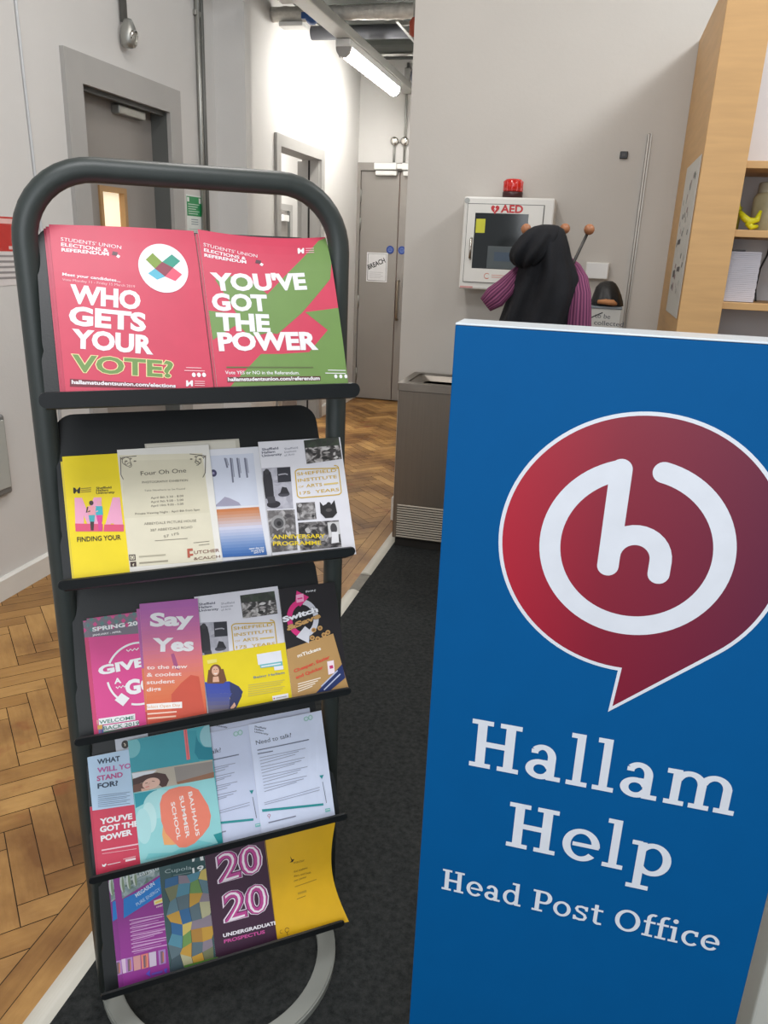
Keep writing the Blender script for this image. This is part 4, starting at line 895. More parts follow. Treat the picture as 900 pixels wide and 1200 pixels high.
# --- row 2 --------------------------------------------------------------------------
Z2 = lambda x, y: (40+x/4.286, 470+y/4.286); Z2b = lambda x, y: (230+x/4.5, 470+y/4.5)
ROW2 = 'leaflets on the second shelf'
YL = (240,214,24)
def hallam_logo(a, l, r, col, n=3, dy=3.2, h=.004):
    for k, w in enumerate(('Sheffield', 'Hallam', 'University')[:n]): a.text(w, (l[0], l[1]+dy*k), (l[0]+(r[0]-l[0])*(.82,.66,1)[k], l[1]+(r[1]-l[1])*(.82,.66,1)[k]+dy*k), h, col, .02)
def mag_y(a):
    for q, col in (([(196,434),(206,436),(214,448),(228,432),(232,434),(230,464),(220,464),(214,452),(204,466),(197,462)], (40,36,20)),): a.poly([Z2(*p) for p in q], col)
    for k in range(3): a.strip([Z2(234,440+9*k), Z2(286,436+9*k)], .0013, (150,130,40))
    hallam_logo(a, Z2(312,443), Z2(405,438), (60,52,24), dy=2.9)
    pk = (238,166,196)
    a.poly([Z2(*p) for p in ((203,486),(240,486),(270,560),(300,484),(338,484),(342,655),(300,655),(296,575),(276,640),(250,575),(250,655),(208,655))], pk)
    a.poly([Z2(*p) for p in ((206,615),(345,618),(345,655),(208,655))], (222,84,120))
    a.poly([Z2(*p) for p in ((395,484),(430,484),(450,655),(405,655),(400,615),(385,615),(378,655),(348,655))], pk)
    a.poly([Z2(*p) for p in ((352,620),(450,620),(450,655),(348,655))], (222,84,120))
    for cx, top, skin, body, leg in ((287,512,(70,54,52),(236,160,170),(70,170,176)), (326,512,(236,170,180),(62,176,190),(214,70,150))):
        a.ell(Z2(cx, top), .0032, .0036, skin, 16)
        a.poly([Z2(cx-18,528),Z2(cx+16,528),Z2(cx+20,572),Z2(cx-16,574)], body); a.poly([Z2(cx-14,574),Z2(cx+18,572),Z2(cx+16,606),Z2(cx-8,606)], leg)
        a.poly([Z2(cx-6,606),Z2(cx+14,606),Z2(cx+12,650),Z2(cx-2,650)], skin if cx < 300 else leg)
        a.strip([Z2(cx-18,532),Z2(cx-24,560),Z2(cx-6,552)], .002, skin)
    a.text('FINDING YOUR', Z2(216,708), Z2(436,696), .0085, (48,40,16), .015)
leaflet('booklet', 'yellow booklet edge behind the Finding Your booklet', ROW2, 1, .006, .100, .200, .002, (222,200,60), None, th=.002)
leaflet('booklet', 'yellow booklet with pink letters reading Finding Your', ROW2, 1, .009, .112, .207, .0055, YL, mag_y, th=.002)
def cream_back(a):
    a.strip([Z2(670,252), Z2(730,249)], .004, (170,166,120)); a.strip([Z2(760,249), Z2(880,246)], .0016, (150,148,140))
leaflet('leaflet', 'cream sheet standing behind the exhibition poster, rear one', ROW2, 1, .136, .292, .2215, .001, (196,190,176), None, th=.0006)
leaflet('leaflet', 'cream sheet standing behind the exhibition poster, nearer one', ROW2, 1, .1385, .285, .2185, .0022, (214,209,196), cream_back, th=.0006)
def poster(a):
    a.poly([Z2(*p) for p in ((425,272),(845,262),(915,800),(462,835))], (224,216,192))
    a.poly([Z2(*p) for p in ((440,300),(845,290),(880,560),(452,590))], (217,209,184))
    dk = (92,84,74)
    for cx, cy, sg in ((470,310,1),(825,300,-1)):
        for rr_, st_ in ((.006,0),(.0045,140),(.0035,250)):
            c = a.P(*Z2(cx+sg*(st_-120)*.06, cy-8+st_*.08)); a.arc(c, rr_, .0009, st_, st_+270, dk, 20)
        a.strip([Z2(cx-sg*36,cy-28), Z2(cx-sg*34,cy+60), Z2(cx-sg*22,cy+84)], .0012, dk); a.strip([Z2(cx-sg*30,cy-26), Z2(cx+sg*44,cy-34)], .0012, dk)
        for k in range(4): c = a.P(*Z2(cx-sg*(30-22*k), cy-20+12*(k % 2))); a.ell(c, .0022, .0012, (120,110,96), 10, px=False)
    a.text('Four Oh One', Z2(536,374), Z2(764,358), .0075, (70,62,56), .0)
    a.text('PHOTOGRAPHY EXHIBITION', Z2(543,414), Z2(772,403), .0038, dk, .0)
    a.text('Take Nowhere to be Found', Z2(553,454), Z2(758,444), .003, (130,122,108))
    for k, w in enumerate(('April 8th 5.30 - 8.00', 'April 9th 9.00 - 5.00', 'April 10th 9.00 - 5.00')): a.text(w, Z2(586,492+20*k), Z2(750,481+20*k), .0036, (100,92,82))
    a.text('Private Viewing Night - April 8th from 5pm', Z2(508,572), Z2(832,550), .0036, dk)
    for k, (w, x0, x1) in enumerate((('ABBEYDALE PICTURE HOUSE', 552, 815), ('387 ABBEYDALE ROAD', 584, 795), ('S7 1FS', 652, 728))): a.text(w, Z2(x0,623+32*k), Z2(x1,606+32*k), .0042, (120,112,98))
    a.strip([Z2(606,702), Z2(770,690)], .0009, (130,122,108))
    a.poly([Z2(*p) for p in ((476,772),(508,770),(510,800),(478,802))], (70,56,54)); a.poly([Z2(*p) for p in ((481,777),(503,775),(505,795),(483,797))], (216,208,182)); a.arc(a.P(*Z2(493,786)), .0022, .0008, 0, 360, (70,56,54), 14)
    a.poly([Z2(*p) for p in ((482,808),(512,806),(514,830),(484,833))], (64,46,40)); a.text('f', Z2(494,830), Z2(504,829), .0045, (216,208,182), .03)
    a.strip([Z2(526,782), Z2(660,772)], .0022, (178,170,148)); a.strip([Z2(528,814), Z2(672,802)], .0024, (160,152,132))
    rd_ = (182,92,72)
    a.text('UTCHER', (227.5,649.5), (257,646.5), .0058, (132,84,72), .01)
    a.poly([Z2(*p) for p in ((768,742),(795,740),(797,752),(780,754),(782,768),(798,766),(799,776),(782,778),(784,786),(770,787))], rd_)
    a.text('&CALCH', (227,656.5), (258,653.5), .0050, (132,100,86), .01)
    a.strip([Z2(800,712), Z2(880,704)], .0009, (140,132,118)); a.strip([Z2(826,724), Z2(880,718)], .0009, (140,132,118))
leaflet('poster', 'cream exhibition poster with ornate corner scrolls on second shelf', ROW2, 1, .0915, .238, .2125, .0078, (232,228,220), poster, th=.0012)
def sunset(a):
    a.poly([Z2b(*p) for p in ((60,290),(300,275),(330,548),(95,560))], (208,212,226))
    a.ell(Z2b(90,380), .0055, .006, (70,66,100), 18); a.ell(Z2b(90,380), .002, .0022, (150,146,180), 12)
    for k, (x, n_) in enumerate(((150,2),(180,5),(215,4),(255,4))):
        a.strip([Z2b(x,300), Z2b(x+14,300+26*n_)], .0028, (120,122,140)); a.strip([Z2b(x+9,302), Z2b(x+20,300+20*n_)], .0016, (150,152,168))
    a.poly([Z2b(*p) for p in ((95,556),(150,505),(175,512),(225,535),(235,550))], (160,156,176))
    n_ = 16; c0, c1, c2 = V((200,124,76)), V((206,206,224)), V((58,104,170))
    for k in range(n_):
        f = k/(n_-1); col = c0.lerp(c1, f/.4) if f < .4 else c1.lerp(c2, (f-.4)/.6)
        yy0, yy1 = 572+252*k/n_, 572+252*(k+1)/n_
        a.poly([Z2b(104+.14*(yy0-572), yy0), Z2b(330+.17*(yy0-572), yy0-14), Z2b(330+.17*(yy1-572), yy1-13), Z2b(104+.14*(yy1-572), yy1+1)], tuple(int(v) for v in col))
    for k in range(3): a.text(('open day out','art and design','2019')[k], Z2b(278+12*k,783+11*k), Z2b(357,776+11*k), .0032, WH, .02)
leaflet('leaflet', 'grey leaflet edge between the sunset leaflet and anniversary programme', ROW2, 1, .262, .335, .204, .0028, (190,178,176), lambda a: [a.poly([Z2b(*p) for p in q], c_) for q, c_ in (([(305,290),(345,288),(350,390),(310,392)], (214,196,190)), ([(318,400),(350,398),(352,520),(330,522)], (92,72,66)))], th=.002)
leaflet('leaflet', 'white leaflet with orange to blue sunset picture beside cream poster', ROW2, 1, .2315, .3245, .2045, .0055, (226,226,232), sunset, th=.0012)
def photo_ink(cols, seed):
    """halftone-like print: soft tonal patches from the picture's own colours"""
    nm = 'print_%d_%d' % (seed, len(cols)); m = bpy.data.materials.new(nm); m.use_nodes = True; nt = m.node_tree; b = nt.nodes['Principled BSDF']; b.inputs['Roughness'].default_value = .45
    tc = nt.nodes.new('ShaderNodeTexCoord'); mp = nt.nodes.new('ShaderNodeMapping'); mp.inputs['Location'].default_value = (seed*3.1, seed*1.7, 0); nt.links.new(tc.outputs['Object'], mp.inputs[0])
    n = nt.nodes.new('ShaderNodeTexNoise'); n.inputs['Scale'].default_value = 85; n.inputs['Detail'].default_value = 5; n.inputs['Distortion'].default_value = .8; nt.links.new(mp.outputs[0], n.inputs['Vector'])
    r = nt.nodes.new('ShaderNodeValToRGB'); cs = sorted(cols, key=sum); e = r.color_ramp.elements
    while len(e) < len(cs): e.new(.5)
    for k, c in enumerate(cs): e[k].position = .32+.36*k/(len(cs)-1); e[k].color = (*lin(c), 1)
    nt.links.new(n.outputs['Fac'], r.inputs[0]); nt.links.new(r.outputs[0], b.inputs['Base Color']); return m
def photo_patch(a, quad, cols, n, seed, sz=1.0):
    """a small printed photograph inside a quad given in pixels"""
    rnd = random.Random(seed); q = [V(a.P(*p)) for p in quad]
    def at(f, g): return tuple((q[0].lerp(q[1], f)).lerp(q[3].lerp(q[2], f), g))
    a.poly([tuple(v) for v in q], photo_ink(cols, seed), px=False)
    for k in range(n*2):
        f, g = rnd.uniform(.12,.88), rnd.uniform(.12,.88); rf, rg_ = rnd.uniform(.03,.10), rnd.uniform(.04,.12); a0 = rnd.uniform(0,3)
        a.poly([at(min(1,max(0,f+rf*math.cos(t_)*(1+.3*math.sin(2*t_+a0)))), min(1,max(0,g+rg_*math.sin(t_)))) for t_ in [2*PI*i/14 for i in range(14)]], rnd.choice(cols[1:]), px=False)
BWc = [(84,80,80),(52,50,52),(110,106,106),(150,146,146),(180,176,176),(66,62,64),(40,38,40)]
def sia(a, Z, progr=True):
    hallam_logo(a, Z(347,262), Z(452,252), (70,72,92), dy=3.7, h=.0046)
    for k, w in enumerate(('Sheffield','Institute','of Arts')): a.text(w, Z(466,258+17*k), Z(466+(70,62,52)[k],250+17*k), .0040, (130,130,144))
    photo_patch(a, [Z(566,208),Z(750,184),Z(768,305),Z(582,332)], [(70,72,70),(48,60,44),(60,70,54),(56,56,54)], 5, 1)
    photo_patch(a, [Z(575,248),Z(758,232),Z(768,305),Z(582,332)], [(110,106,104),(190,186,184),(210,206,204),(48,46,46),(70,66,66),(60,58,58),(170,164,162)], 8, 2)
    photo_patch(a, [Z(336,355),Z(495,346),Z(512,566),Z(362,572)], [(168,166,176),(178,176,186),(160,158,168),(186,184,192)], 4, 4)
    a.poly([Z(*p) for p in ((425,352),(495,347),(500,425),(430,430))], (48,48,56)); a.strip([Z(432,390),Z(450,386),Z(470,384),Z(482,388)], .002, (170,168,176)); 
    dk = (44,42,48)
    a.poly([Z(*p) for p in ((352,372),(372,358),(392,376),(402,420),(408,480),(410,512),(366,516),(352,450))], dk); a.ell(Z(372,372), .0042, .0046, (56,54,58), 16); a.ell(Z(408,545), .0115, .0060, dk, 20); a.poly([Z(370,505),Z(412,502),Z(420,535),Z(380,540)], (64,62,68))
    a.ell(Z(462,492), .0100, .0040, (70,68,76), 18); a.poly([Z(440,490),Z(452,452),Z(476,456),Z(492,488)], dk)
    gold = (208,172,58)
    r_ = [a.P(*Z(*p)) for p in ((520,362),(748,338),(766,492),(534,512))]
    def rr2(f, g): return tuple((V(r_[0]).lerp(V(r_[1]), f)).lerp(V(r_[3]).lerp(V(r_[2]), f), g))
    a.strip([rr2(*p) for p in rrect(0,0,1,1,.1,5)]+[rr2(1,.1)], .0018, gold, px=False)
    for w, l, r in (('SHEFFIELD', (532,394), (740,372)), ('INSTITUTE', (536,428), (742,406)), ('ARTS', (580,456), (664,448)), ('YEARS', (628,486), (754,474))): a.text(w, Z(*l), Z(*r), .0062, gold, .012)
    a.text('OF', Z(540,458), Z(568,455), .0035, gold); a.text('175', Z(546,494), Z(602,489), .0058, gold, .012); a.strip([Z(672,440),Z(748,432)], .0028, (222,196,120))
    if not progr: return
    photo_patch(a, [Z(356,578),Z(518,572),Z(534,785),Z(376,802)], [(104,100,100)]+BWc[2:5]+[(88,84,84),(74,70,72)], 8, 5)
    a.ell(Z(432,640), .0120, .0120, (150,148,148), 20); a.ell(Z(434,644), .0085, .0085, (84,82,84), 18); a.ell(Z(436,646), .004, .004, (40,38,40), 14)
    photo_patch(a, [Z(526,538),Z(624,532),Z(634,622),Z(534,630)], [(70,66,66)]+BWc[1:5], 5, 6)
    a.poly([Z(*p) for p in ((650,530),(668,552),(690,540),(706,552),(728,522),(742,590),(720,615),(680,618),(655,592))], (44,42,44)); a.ell(Z(698,545), .004, .004, (50,48,50), 12); a.ell(Z(698,575), .0055, .003, (88,84,84), 12)
    photo_patch(a, [Z(536,642),Z(750,628),Z(766,768),Z(548,788)], [(110,106,106)]+BWc[1:], 8, 7); a.poly([Z(690,640),Z(750,636),Z(760,700),Z(700,720)], (204,202,202)); a.ell(Z(724,672), .006, .009, (70,68,70), 14); a.poly([Z(715,690),Z(748,690),Z(752,745),Z(712,752)], (226,224,226))
    a.text('ANNIVERSARY', Z(402,728), Z(680,722), .0078, (232,204,36), .02); a.text('PROGRAMME', Z(404,763), Z(658,758), .0078, (232,204,36), .02)
def art_edge(a): photo_patch(a, [(398,578),(412,576),(414,642),(402,642)], [(60,84,74),(196,164,40),(70,60,50),(52,110,98),(44,40,42),(150,120,40)], 6, 9)
leaflet('booklet', 'patterned yellow and teal booklet edge right of the anniversary programme', ROW2, 1, .345, .468, .118, .0026, (78,90,70), art_edge, th=.0022)
leaflet('booklet', 'white booklet reading Anniversary Programme with black and white photos', ROW2, 1, .3215, .4705, .2110, .0115, (226,224,230), lambda a: sia(a, Z2b), th=.002)
# --- row 3 --------------------------------------------------------------------------
Z3 = lambda x, y: (80+x/5.294, 670+y/5.294); Z3b = lambda x, y: (215+x/4.39, 670+y/4.39)
ROW3 = 'leaflets on the third shelf'
MG = (216,70,140)
def spring_hdr(a):
    a.poly([Z3(*p) for p in ((70,300),(600,230),(610,370),(80,410))], (120,112,124))
    for k in range(12):
        for j in range(3):
            x, y = 100+44*k+22*(j % 2), 300+32*j-5.6*k
            a.poly([Z3(x-15,y), Z3(x,y-16), Z3(x+15,y), Z3(x,y+16)], (92,130,128) if (k+j) % 2 else (206,76,136))
def spring(a):
    spring_hdr(a)
    a.text('SPRING 2019', Z3(150,372), Z3(490,322), .0078, WH, .04); a.text('JANUARY - APRIL', Z3(150,400), Z3(330,376), .0034, WH, .03)
    c = a.P(*Z3(440,630)); R_ = .0500
    a.arc(c, R_, .0032, 152, 60, WH, 30); a.arc(c, R_, .0032, 187, 226, WH, 20); a.arc(c, R_, .0032, 250, 330, WH, 20)
    for x, y, w in ((360,490,76),(296,720,64)): a.strip([Z3(x+w*k/6, y-4*k/2+(6 if k % 2 else -6)) for k in range(7)], .0016, WH)
    a.text('GIVE', Z3(190,645), Z3(480,585), .0175, WH, .05); a.text('A', Z3(286,697), Z3(330,690), .0105, WH, .04); a.text('GO', Z3(358,768), Z3(560,735), .0280, WH, .05)
    a.poly([Z3(288,796), Z3(330,752), Z3(380,785), Z3(340,834)], WH)
    for q in ((188,912,414,880,415,918,190,952), (214,955,436,922,440,950,216,992)): a.poly([Z3(q[0],q[1]),Z3(q[2],q[3]),Z3(q[4],q[5]),Z3(q[6],q[7])], WH)
    a.text('WELCOME', Z3(192,946), Z3(410,914), .0066, (64,120,104), .02); a.text('BACK 2019', Z3(220,984), Z3(440,950), .0070, (84,130,116), .02)
    a.poly([Z3(216,992),Z3(440,960),Z3(442,972),Z3(216,1003)], (70,140,110))
    for k in range(5): a.poly([Z3(136+17*k,962-3*k),Z3(150+17*k,958-3*k),Z3(152+17*k,1024-3*k),Z3(138+17*k,1028-3*k)], [(214,160,70),(104,110,160),(196,140,80),(120,120,170),(90,100,150)][k])
    a.poly([Z3(136,960),Z3(212,948),Z3(212,975),Z3(138,985)], (210,160,80)); a.poly([Z3(150,925),Z3(182,920),Z3(182,948),Z3(152,952)], (226,216,170)); a.text('W', Z3(153,948), Z3(178,944), .004, (60,90,70), .03)
leaflet('leaflet', 'pink leaflet edge left behind the Give a Go leaflet', ROW3, 2, .0165, .100, .192, .002, (200,62,110), lambda a: spring_hdr(a), th=.0018)
leaflet('leaflet', 'magenta Spring 2019 leaflet reading Give a Go with white circle', ROW3, 2, .0228, .1225, .195, .0045, MG, spring, th=.0018)
SYg = [(176,98,170),(190,106,166),(204,112,158),(214,118,146),(222,120,124),(226,124,104),(226,124,84),(222,112,72),(214,92,66),(204,78,64)]
def say(a):
    n_ = 30
    for k in range(n_):
        f = k/n_*(len(SYg)-1); i = int(f); c_ = V(SYg[i]).lerp(V(SYg[min(i+1,len(SYg)-1)]), f-i)
        y0, y1 = 200+760*k/n_, 200+760*(k+1)/n_
        a.poly([Z3(430,y0+20), Z3(860,y0-20), Z3(870,y1-20), Z3(430,y1+20)], tuple(int(v) for v in c_))
    a.poly([Z3(*p) for p in ((640,760),(700,690),(760,640),(810,650),(850,890),(720,905),(640,880))], (208,86,66))
    a.poly([Z3(*p) for p in ((636,512),(655,505),(668,540),(690,610),(660,600),(648,560))], (170,84,130))
    a.text('Say', Z3(506,342), Z3(778,332), .0262, WH, .045); a.text('Yes', Z3(520,498), Z3(778,492), .0262, WH, .045)
    for k, (w, x1) in enumerate((('to the new', 738), ('& coolest', 702), ('student', 660), ('digs', 575))): a.text(w, Z3(486,606+46*k), Z3(x1,598+46*k), .0072, (246,226,220), .02)
    a.poly([Z3(*p) for p in ((470,822),(705,806),(706,845),(472,858))], (246,240,236)); a.text('Select Open Day', Z3(484,848), Z3(694,834), .0050, (226,150,90), .0)
    a.strip([Z3(472,884),Z3(672,868)], .0022, (250,214,196)); a.strip([Z3(470,912),Z3(668,896)], .0026, (250,206,180))
leaflet('leaflet', 'purple and orange leaflet edge left behind the Say Yes leaflet', ROW3, 2, .1000, .195, .200, .0058, (176,96,160), lambda a: [a.poly([Z3(440,600),Z3(560,600),Z3(560,960),Z3(440,960)], (214,120,80)), a.poly([Z3(430,870),Z3(560,870),Z3(560,960),Z3(430,960)], (190,60,70))], th=.0014, rot=-.02)
leaflet('leaflet', 'purple to orange gradient leaflet reading Say Yes to student digs', ROW3, 2, .1025, .2015, .205, .0080, (176,98,170), say, th=.0016, rot=-.035, v0=.004)
Z3s = lambda x, y: Z3b(54+(x-320)*.99+.0*(y), 135+(y-225)*.96+.0*(x))
def sia2(a):
    T = lambda x, y: (lambda q: (227+(q[0]-300.8)*.985, 701.5+(q[1]-520)*.985))(Z2b(x, y))
    sia(a, T, False)
leaflet('booklet', 'second booklet edge behind the arts institute booklet on third shelf', ROW3, 2, .199, .352, .200, .002, (200,180,170), None, th=.0018)
leaflet('booklet', 'white arts institute booklet half hidden behind yellow flyer', ROW3, 2, .2035, .356, .2080, .0045, (226,224,232), sia2, th=.0018)
def smile(a):
    q = Z3b
    a.poly([q(*p) for p in ((208,575),(250,590),(300,615),(300,640),(268,708),(225,720),(240,650))], (54,58,96)) 
    n_ = 8; c0, c1 = V((58,76,170)), V((120,110,120))
    for k in range(n_):
        y0, y1 = 568+20*k, 568+20*(k+1); c_ = c0.lerp(c1, (k/(n_-1))**1.6)
        a.poly([q(104,y0), q(238+4*(k < 4)*k,y0-4), q(246-2*k,y1-4), q(112,y1)], tuple(int(v) for v in c_))
    a.poly([q(*p) for p in ((238,565),(285,590),(306,618),(296,640),(266,700),(238,710),(268,640),(262,620),(240,612))], (52,58,100))
    hair = (118,76,48); a.ell(q(165,508), .0098, .0105, hair, 24); a.poly([q(128,505),q(205,500),q(222,560),(q(205,575)),q(120,575)], hair)
    sk = (226,176,150); a.ell(q(164,510), .0062, .0080, sk, 24); a.poly([q(152,540),q(180,538),q(184,566),q(150,568)], sk)
    a.ell(q(158,503), .0008, .0008, (60,40,36), 8); a.ell(q(171,502), .0008, .0008, (60,40,36), 8); a.strip([q(157,522),q(165,526),q(173,521)], .0014, (244,236,230)); a.strip([q(164,508),q(166,514)], .0006, (196,140,116))
    a.poly([q(240,700),q(262,672),q(270,690),q(248,712)], sk)
    for pq in ((376,425,500,405,508,462,384,480), (464,488,512,482,514,502,468,508)): a.poly([q(pq[0],pq[1]),q(pq[2],pq[3]),q(pq[4],pq[5]),q(pq[6],pq[7])], (232,232,240))
    a.poly([q(392,478),q(508,460),q(510,482),q(396,496)], (120,188,196)); a.strip([q(400,488),q(500,472)], .0020, (236,236,240))
    a.text('Being Hallam', q(360,550), q(520,524), .0044, (120,140,150), .02)
    for k in range(6): a.strip([q(332,584+11*k), q(520-10*(k % 3),556+11*k)], .0013, (206,190,90))
    a.poly([q(456,640),q(538,625),q(540,648),q(460,664)], (240,238,240)); a.strip([q(476,650),q(530,640)], .0014, (170,160,160)); a.ell(q(466,652), .0014, .0014, (200,90,110), 10)
    a.poly([q(120,455),q(170,448),q(172,465),q(124,475)], (240,226,120))
leaflet('flyer', 'yellow flyer with smiling woman in blue jumper', ROW3, 2, .2045, .3605, .1040, .0072, (236,212,30), smile, th=.0014)
def swsave(a):
    q = Z3b
    a.poly([q(*p) for p in ((480,100),(820,60),(860,620),(520,700))], (30,26,30))
    a.poly([q(*p) for p in ((530,400),(770,318),(850,600),(560,680))], (186,146,92))
    c = a.P(*q(614,240)); 
    a.arc(c, .0245, .0095, 100, 265, (222,48,128), 30, ry=.029); a.arc(c, .0245, .0095, 80, -95, (206,206,216), 30, ry=.029)
    a.poly([q(582,98),q(645,130),q(600,180),q(575,150)], (222,48,128)); a.poly([q(578,120),q(616,112),q(620,152),q(582,160)], (246,170,206)); a.strip([q(586,140),q(612,135)], .0024, (222,48,128))
    a.poly([q(580,335),q(625,280),q(650,300),q(645,368)], (214,214,222))
    a.text('Switch', q(514,262), q(694,205), .0115, (240,240,246), .05, outline=(30,26,30), ow=.03); a.text('&Save', q(535,306), q(708,235), .0110, (200,156,96), .05, outline=(30,26,30), ow=.03)
    for x, y in ((670,300),(702,290),(662,340),(690,345),(722,325),(742,312)): a.ell(q(x,y), .0046, .0042, (200,156,96), 16); a.ell(q(x,y), .0026, .0022, (140,100,56), 12)
    a.text('First', q(630,108), q(668,100), .0038, (236,236,240), .02); a.arc(a.P(*q(676,97)), .0014, .0008, 0, 300, WH, 12)
    a.text('mTickets', q(588,442), q(708,402), .0070, (246,238,226), .03); a.text('Cheaper, Easier', q(570,520), q(754,445), .0066, (216,84,60), .04); a.text('and Quicker', q(580,552), q(720,498), .0066, (216,84,60), .04)
    for k in range(4): a.strip([q(588,578+13*k), q(705-14*k,546+14*k)], .0018, (240,226,206))
    a.poly([q(738,462),q(772,455),q(778,520),q(745,530)], (244,226,232)); a.poly([q(750,484),q(768,480),q(770,496),q(752,500)], (196,50,110))
    a.poly([q(*p) for p in ((640,648),(680,625),(815,475),(832,545),(720,640))], (40,54,104))
    for k in range(2): a.strip([q(708+14*k,590+18*k), q(792+14*k,508+18*k)], .0022, (190,196,220))
leaflet('leaflet', 'black and gold leaflet reading Switch and Save with pink circle', ROW3, 2, .3555, .4645, .2020, .0100, (30,26,30), swsave, th=.0014)
# --- row 4 --------------------------------------------------------------------------
Z4 = lambda x, y: (90+x/5, 830+y/5); Z4b = lambda x, y: (230+x/4.737, 820+y/4.737)
ROW4 = 'leaflets on the fourth shelf'
LB = (184,210,234)
def stand_for(a):
    a.poly([Z4(*p) for p in ((60,605),(400,555),(420,960),(90,990))], (206,62,88))
    for w, l, r, c_ in (('WHAT', (120,330), (254,308), (40,58,84)), ('WILL YOU', (120,380), (352,345), (190,96,160)), ('STAND', (118,428), (270,402), (190,80,140)), ('FOR?', (122,472), (242,452), (40,58,84))): a.text(w, Z4(*l), Z4(*r), .0100, c_, .035)
    for k in range(7): a.strip([Z4(124,512+11*k), Z4(312-20*(k % 2),490+11*k)], .0010, (120,140,168))
    for w, l, r in (("YOU'VE", (136,682), (326,648)), ('GOT THE', (136,728), (362,690)), ('POWER', (142,782), (326,740))): a.text(w, Z4(*l), Z4(*r), .0112, WH, .045)
    a.strip([Z4(145,832), Z4(360,795)], .0022, (240,196,206)); a.strip([Z4(148,852), Z4(350,822)], .0009, (240,180,190))
    a.poly([Z4(*p) for p in ((148,912),(158,918),(170,908),(174,914),(164,928),(150,926))], WH); a.strip([Z4(180,917),Z4(256,900)], .0010, WH)
    a.strip([Z4(272,884),Z4(345,866)], .0012, (240,190,196)); a.strip([Z4(285,893),Z4(345,880)], .0034, (246,222,226))
leaflet('leaflet', 'pink leaflet edge behind the What Will You Stand For leaflet', ROW4, 3, -.0015, .092, .120, .002, (196,56,84), None, th=.0016)
leaflet('leaflet', 'pale blue and pink leaflet reading What Will You Stand For', ROW4, 3, .0025, .102, .2070, .0044, LB, stand_for, th=.0018)
def badge(a): a.ell(Z4(283,212), .0062, .0072, (54,50,46), 20); a.strip([Z4(276,205),Z4(284,212),Z4(282,222)], .0018, (200,190,170))
leaflet('leaflet', 'small white card with dark round emblem behind the summer school booklet', ROW4, 3, .052, .110, .2290, .0012, (196,200,210), badge, th=.0006)
TE = (44,150,164)
def bauhaus(a):
    a.poly([Z4(*p) for p in ((300,160),(700,130),(720,330),(320,375))], (58,158,172))
    a.ell(Z4(320,230), .0150, .0180, (118,190,196), 30); a.ell(Z4(770,165), .0150, .0200, (150,200,208), 30)
    a.poly([Z4(*p) for p in ((700,160),(690,260),(715,300),(800,300),(800,230),(740,225),(710,190))], (26,134,152))
    a.poly([Z4(*p) for p in ((624,122),(644,118),(664,298),(644,304))], (236,118,120)); a.strip([Z4(636,126),Z4(654,300)], .0008, (200,70,84))
    # photograph band: a sleeping face, pale room
    a.poly([Z4(*p) for p in ((322,378),(795,300),(804,408),(332,495))], (186,176,160))
    a.poly([Z4(*p) for p in ((570,345),(795,310),(804,408),(585,440))], (150,142,136)); a.poly([Z4(*p) for p in ((585,432),(804,372),(804,408),(590,445))], (150,108,84)); a.poly([Z4(*p) for p in ((322,382),(380,372),(470,362),(430,395),(330,412))], (222,226,232))
    hair = (74,48,44); a.poly([Z4(*p) for p in ((326,415),(390,392),(470,376),(520,385),(540,420),(525,455),(500,462),(440,420),(370,440),(330,492))], hair)
    a.poly([Z4(*p) for p in ((328,450),(420,430),(440,470),(332,494))], (110,74,62))
    sk = (226,184,166); a.ell(Z4(436,440), .0150, .0095, sk, 28); a.poly([Z4(*p) for p in ((376,470),(430,470),(420,480),(380,490))], (216,170,150))
    a.strip([Z4(440,426),Z4(456,428)], .0010, (110,70,60)); a.strip([Z4(400,440),Z4(416,436)], .0010, (110,70,60)); a.strip([Z4(428,436),Z4(420,446)], .0008, (200,146,128)); a.strip([Z4(402,462),Z4(424,458)], .0014, (214,110,110))
    a.poly([Z4(*p) for p in ((334,497),(806,405),(860,780),(370,915))], (150,212,214))
    a.poly([Z4(*p) for p in ((336,500),(470,476),(420,545),(345,585))], (40,150,166)); a.ell(Z4(480,560), .0260, .0240, (168,218,220), 36); a.ell(Z4(425,640), .0120, .0260, (190,228,228), 30); a.ell(Z4(390,690), .0130, .0300, (176,222,224), 30)
    a.poly([Z4(*p) for p in ((800,740),(850,725),(862,785),(828,792))], (36,146,150)); a.poly([Z4(*p) for p in ((400,890),(420,850),(560,845),(700,770),(800,790),(600,850))], (120,200,204))
    a.poly([Z4(500+110*math.cos(t_)*1.0, 740+70*math.sin(t_)) for t_ in [2*PI*k/24 for k in range(24)]], (240,168,112)) if False else a.poly([Z4(*p) for p in ((508,650),(500,740),(512,800),(560,800),(620,790),(560,650))], (240,170,110))
    a.poly([Z4(*p) for p in ((486,560),(500,510),(540,475),(600,458),(660,455),(712,476),(740,520),(770,570),(786,630),(776,690),(740,740),(690,790),(640,815),(600,815),(560,775),(520,730),(494,660))], (238,132,108))
    for w, l, r in (('BAUHAUS', (652,492), (698,750)), ('SUMMER', (600,515), (640,762)), ('SCHOOL', (550,552), (588,772))):
        a.text(w, Z4(*l), Z4(*r), .0078, (246,232,226), .02)
leaflet('booklet', 'teal summer school booklet with orange blob on fourth shelf', ROW4, 3, .0735, .2220, .2230, .0072, (72,170,182), bauhaus, th=.002)
PB = (214,222,244); GY = (150,156,176); TEL = (44,148,152)
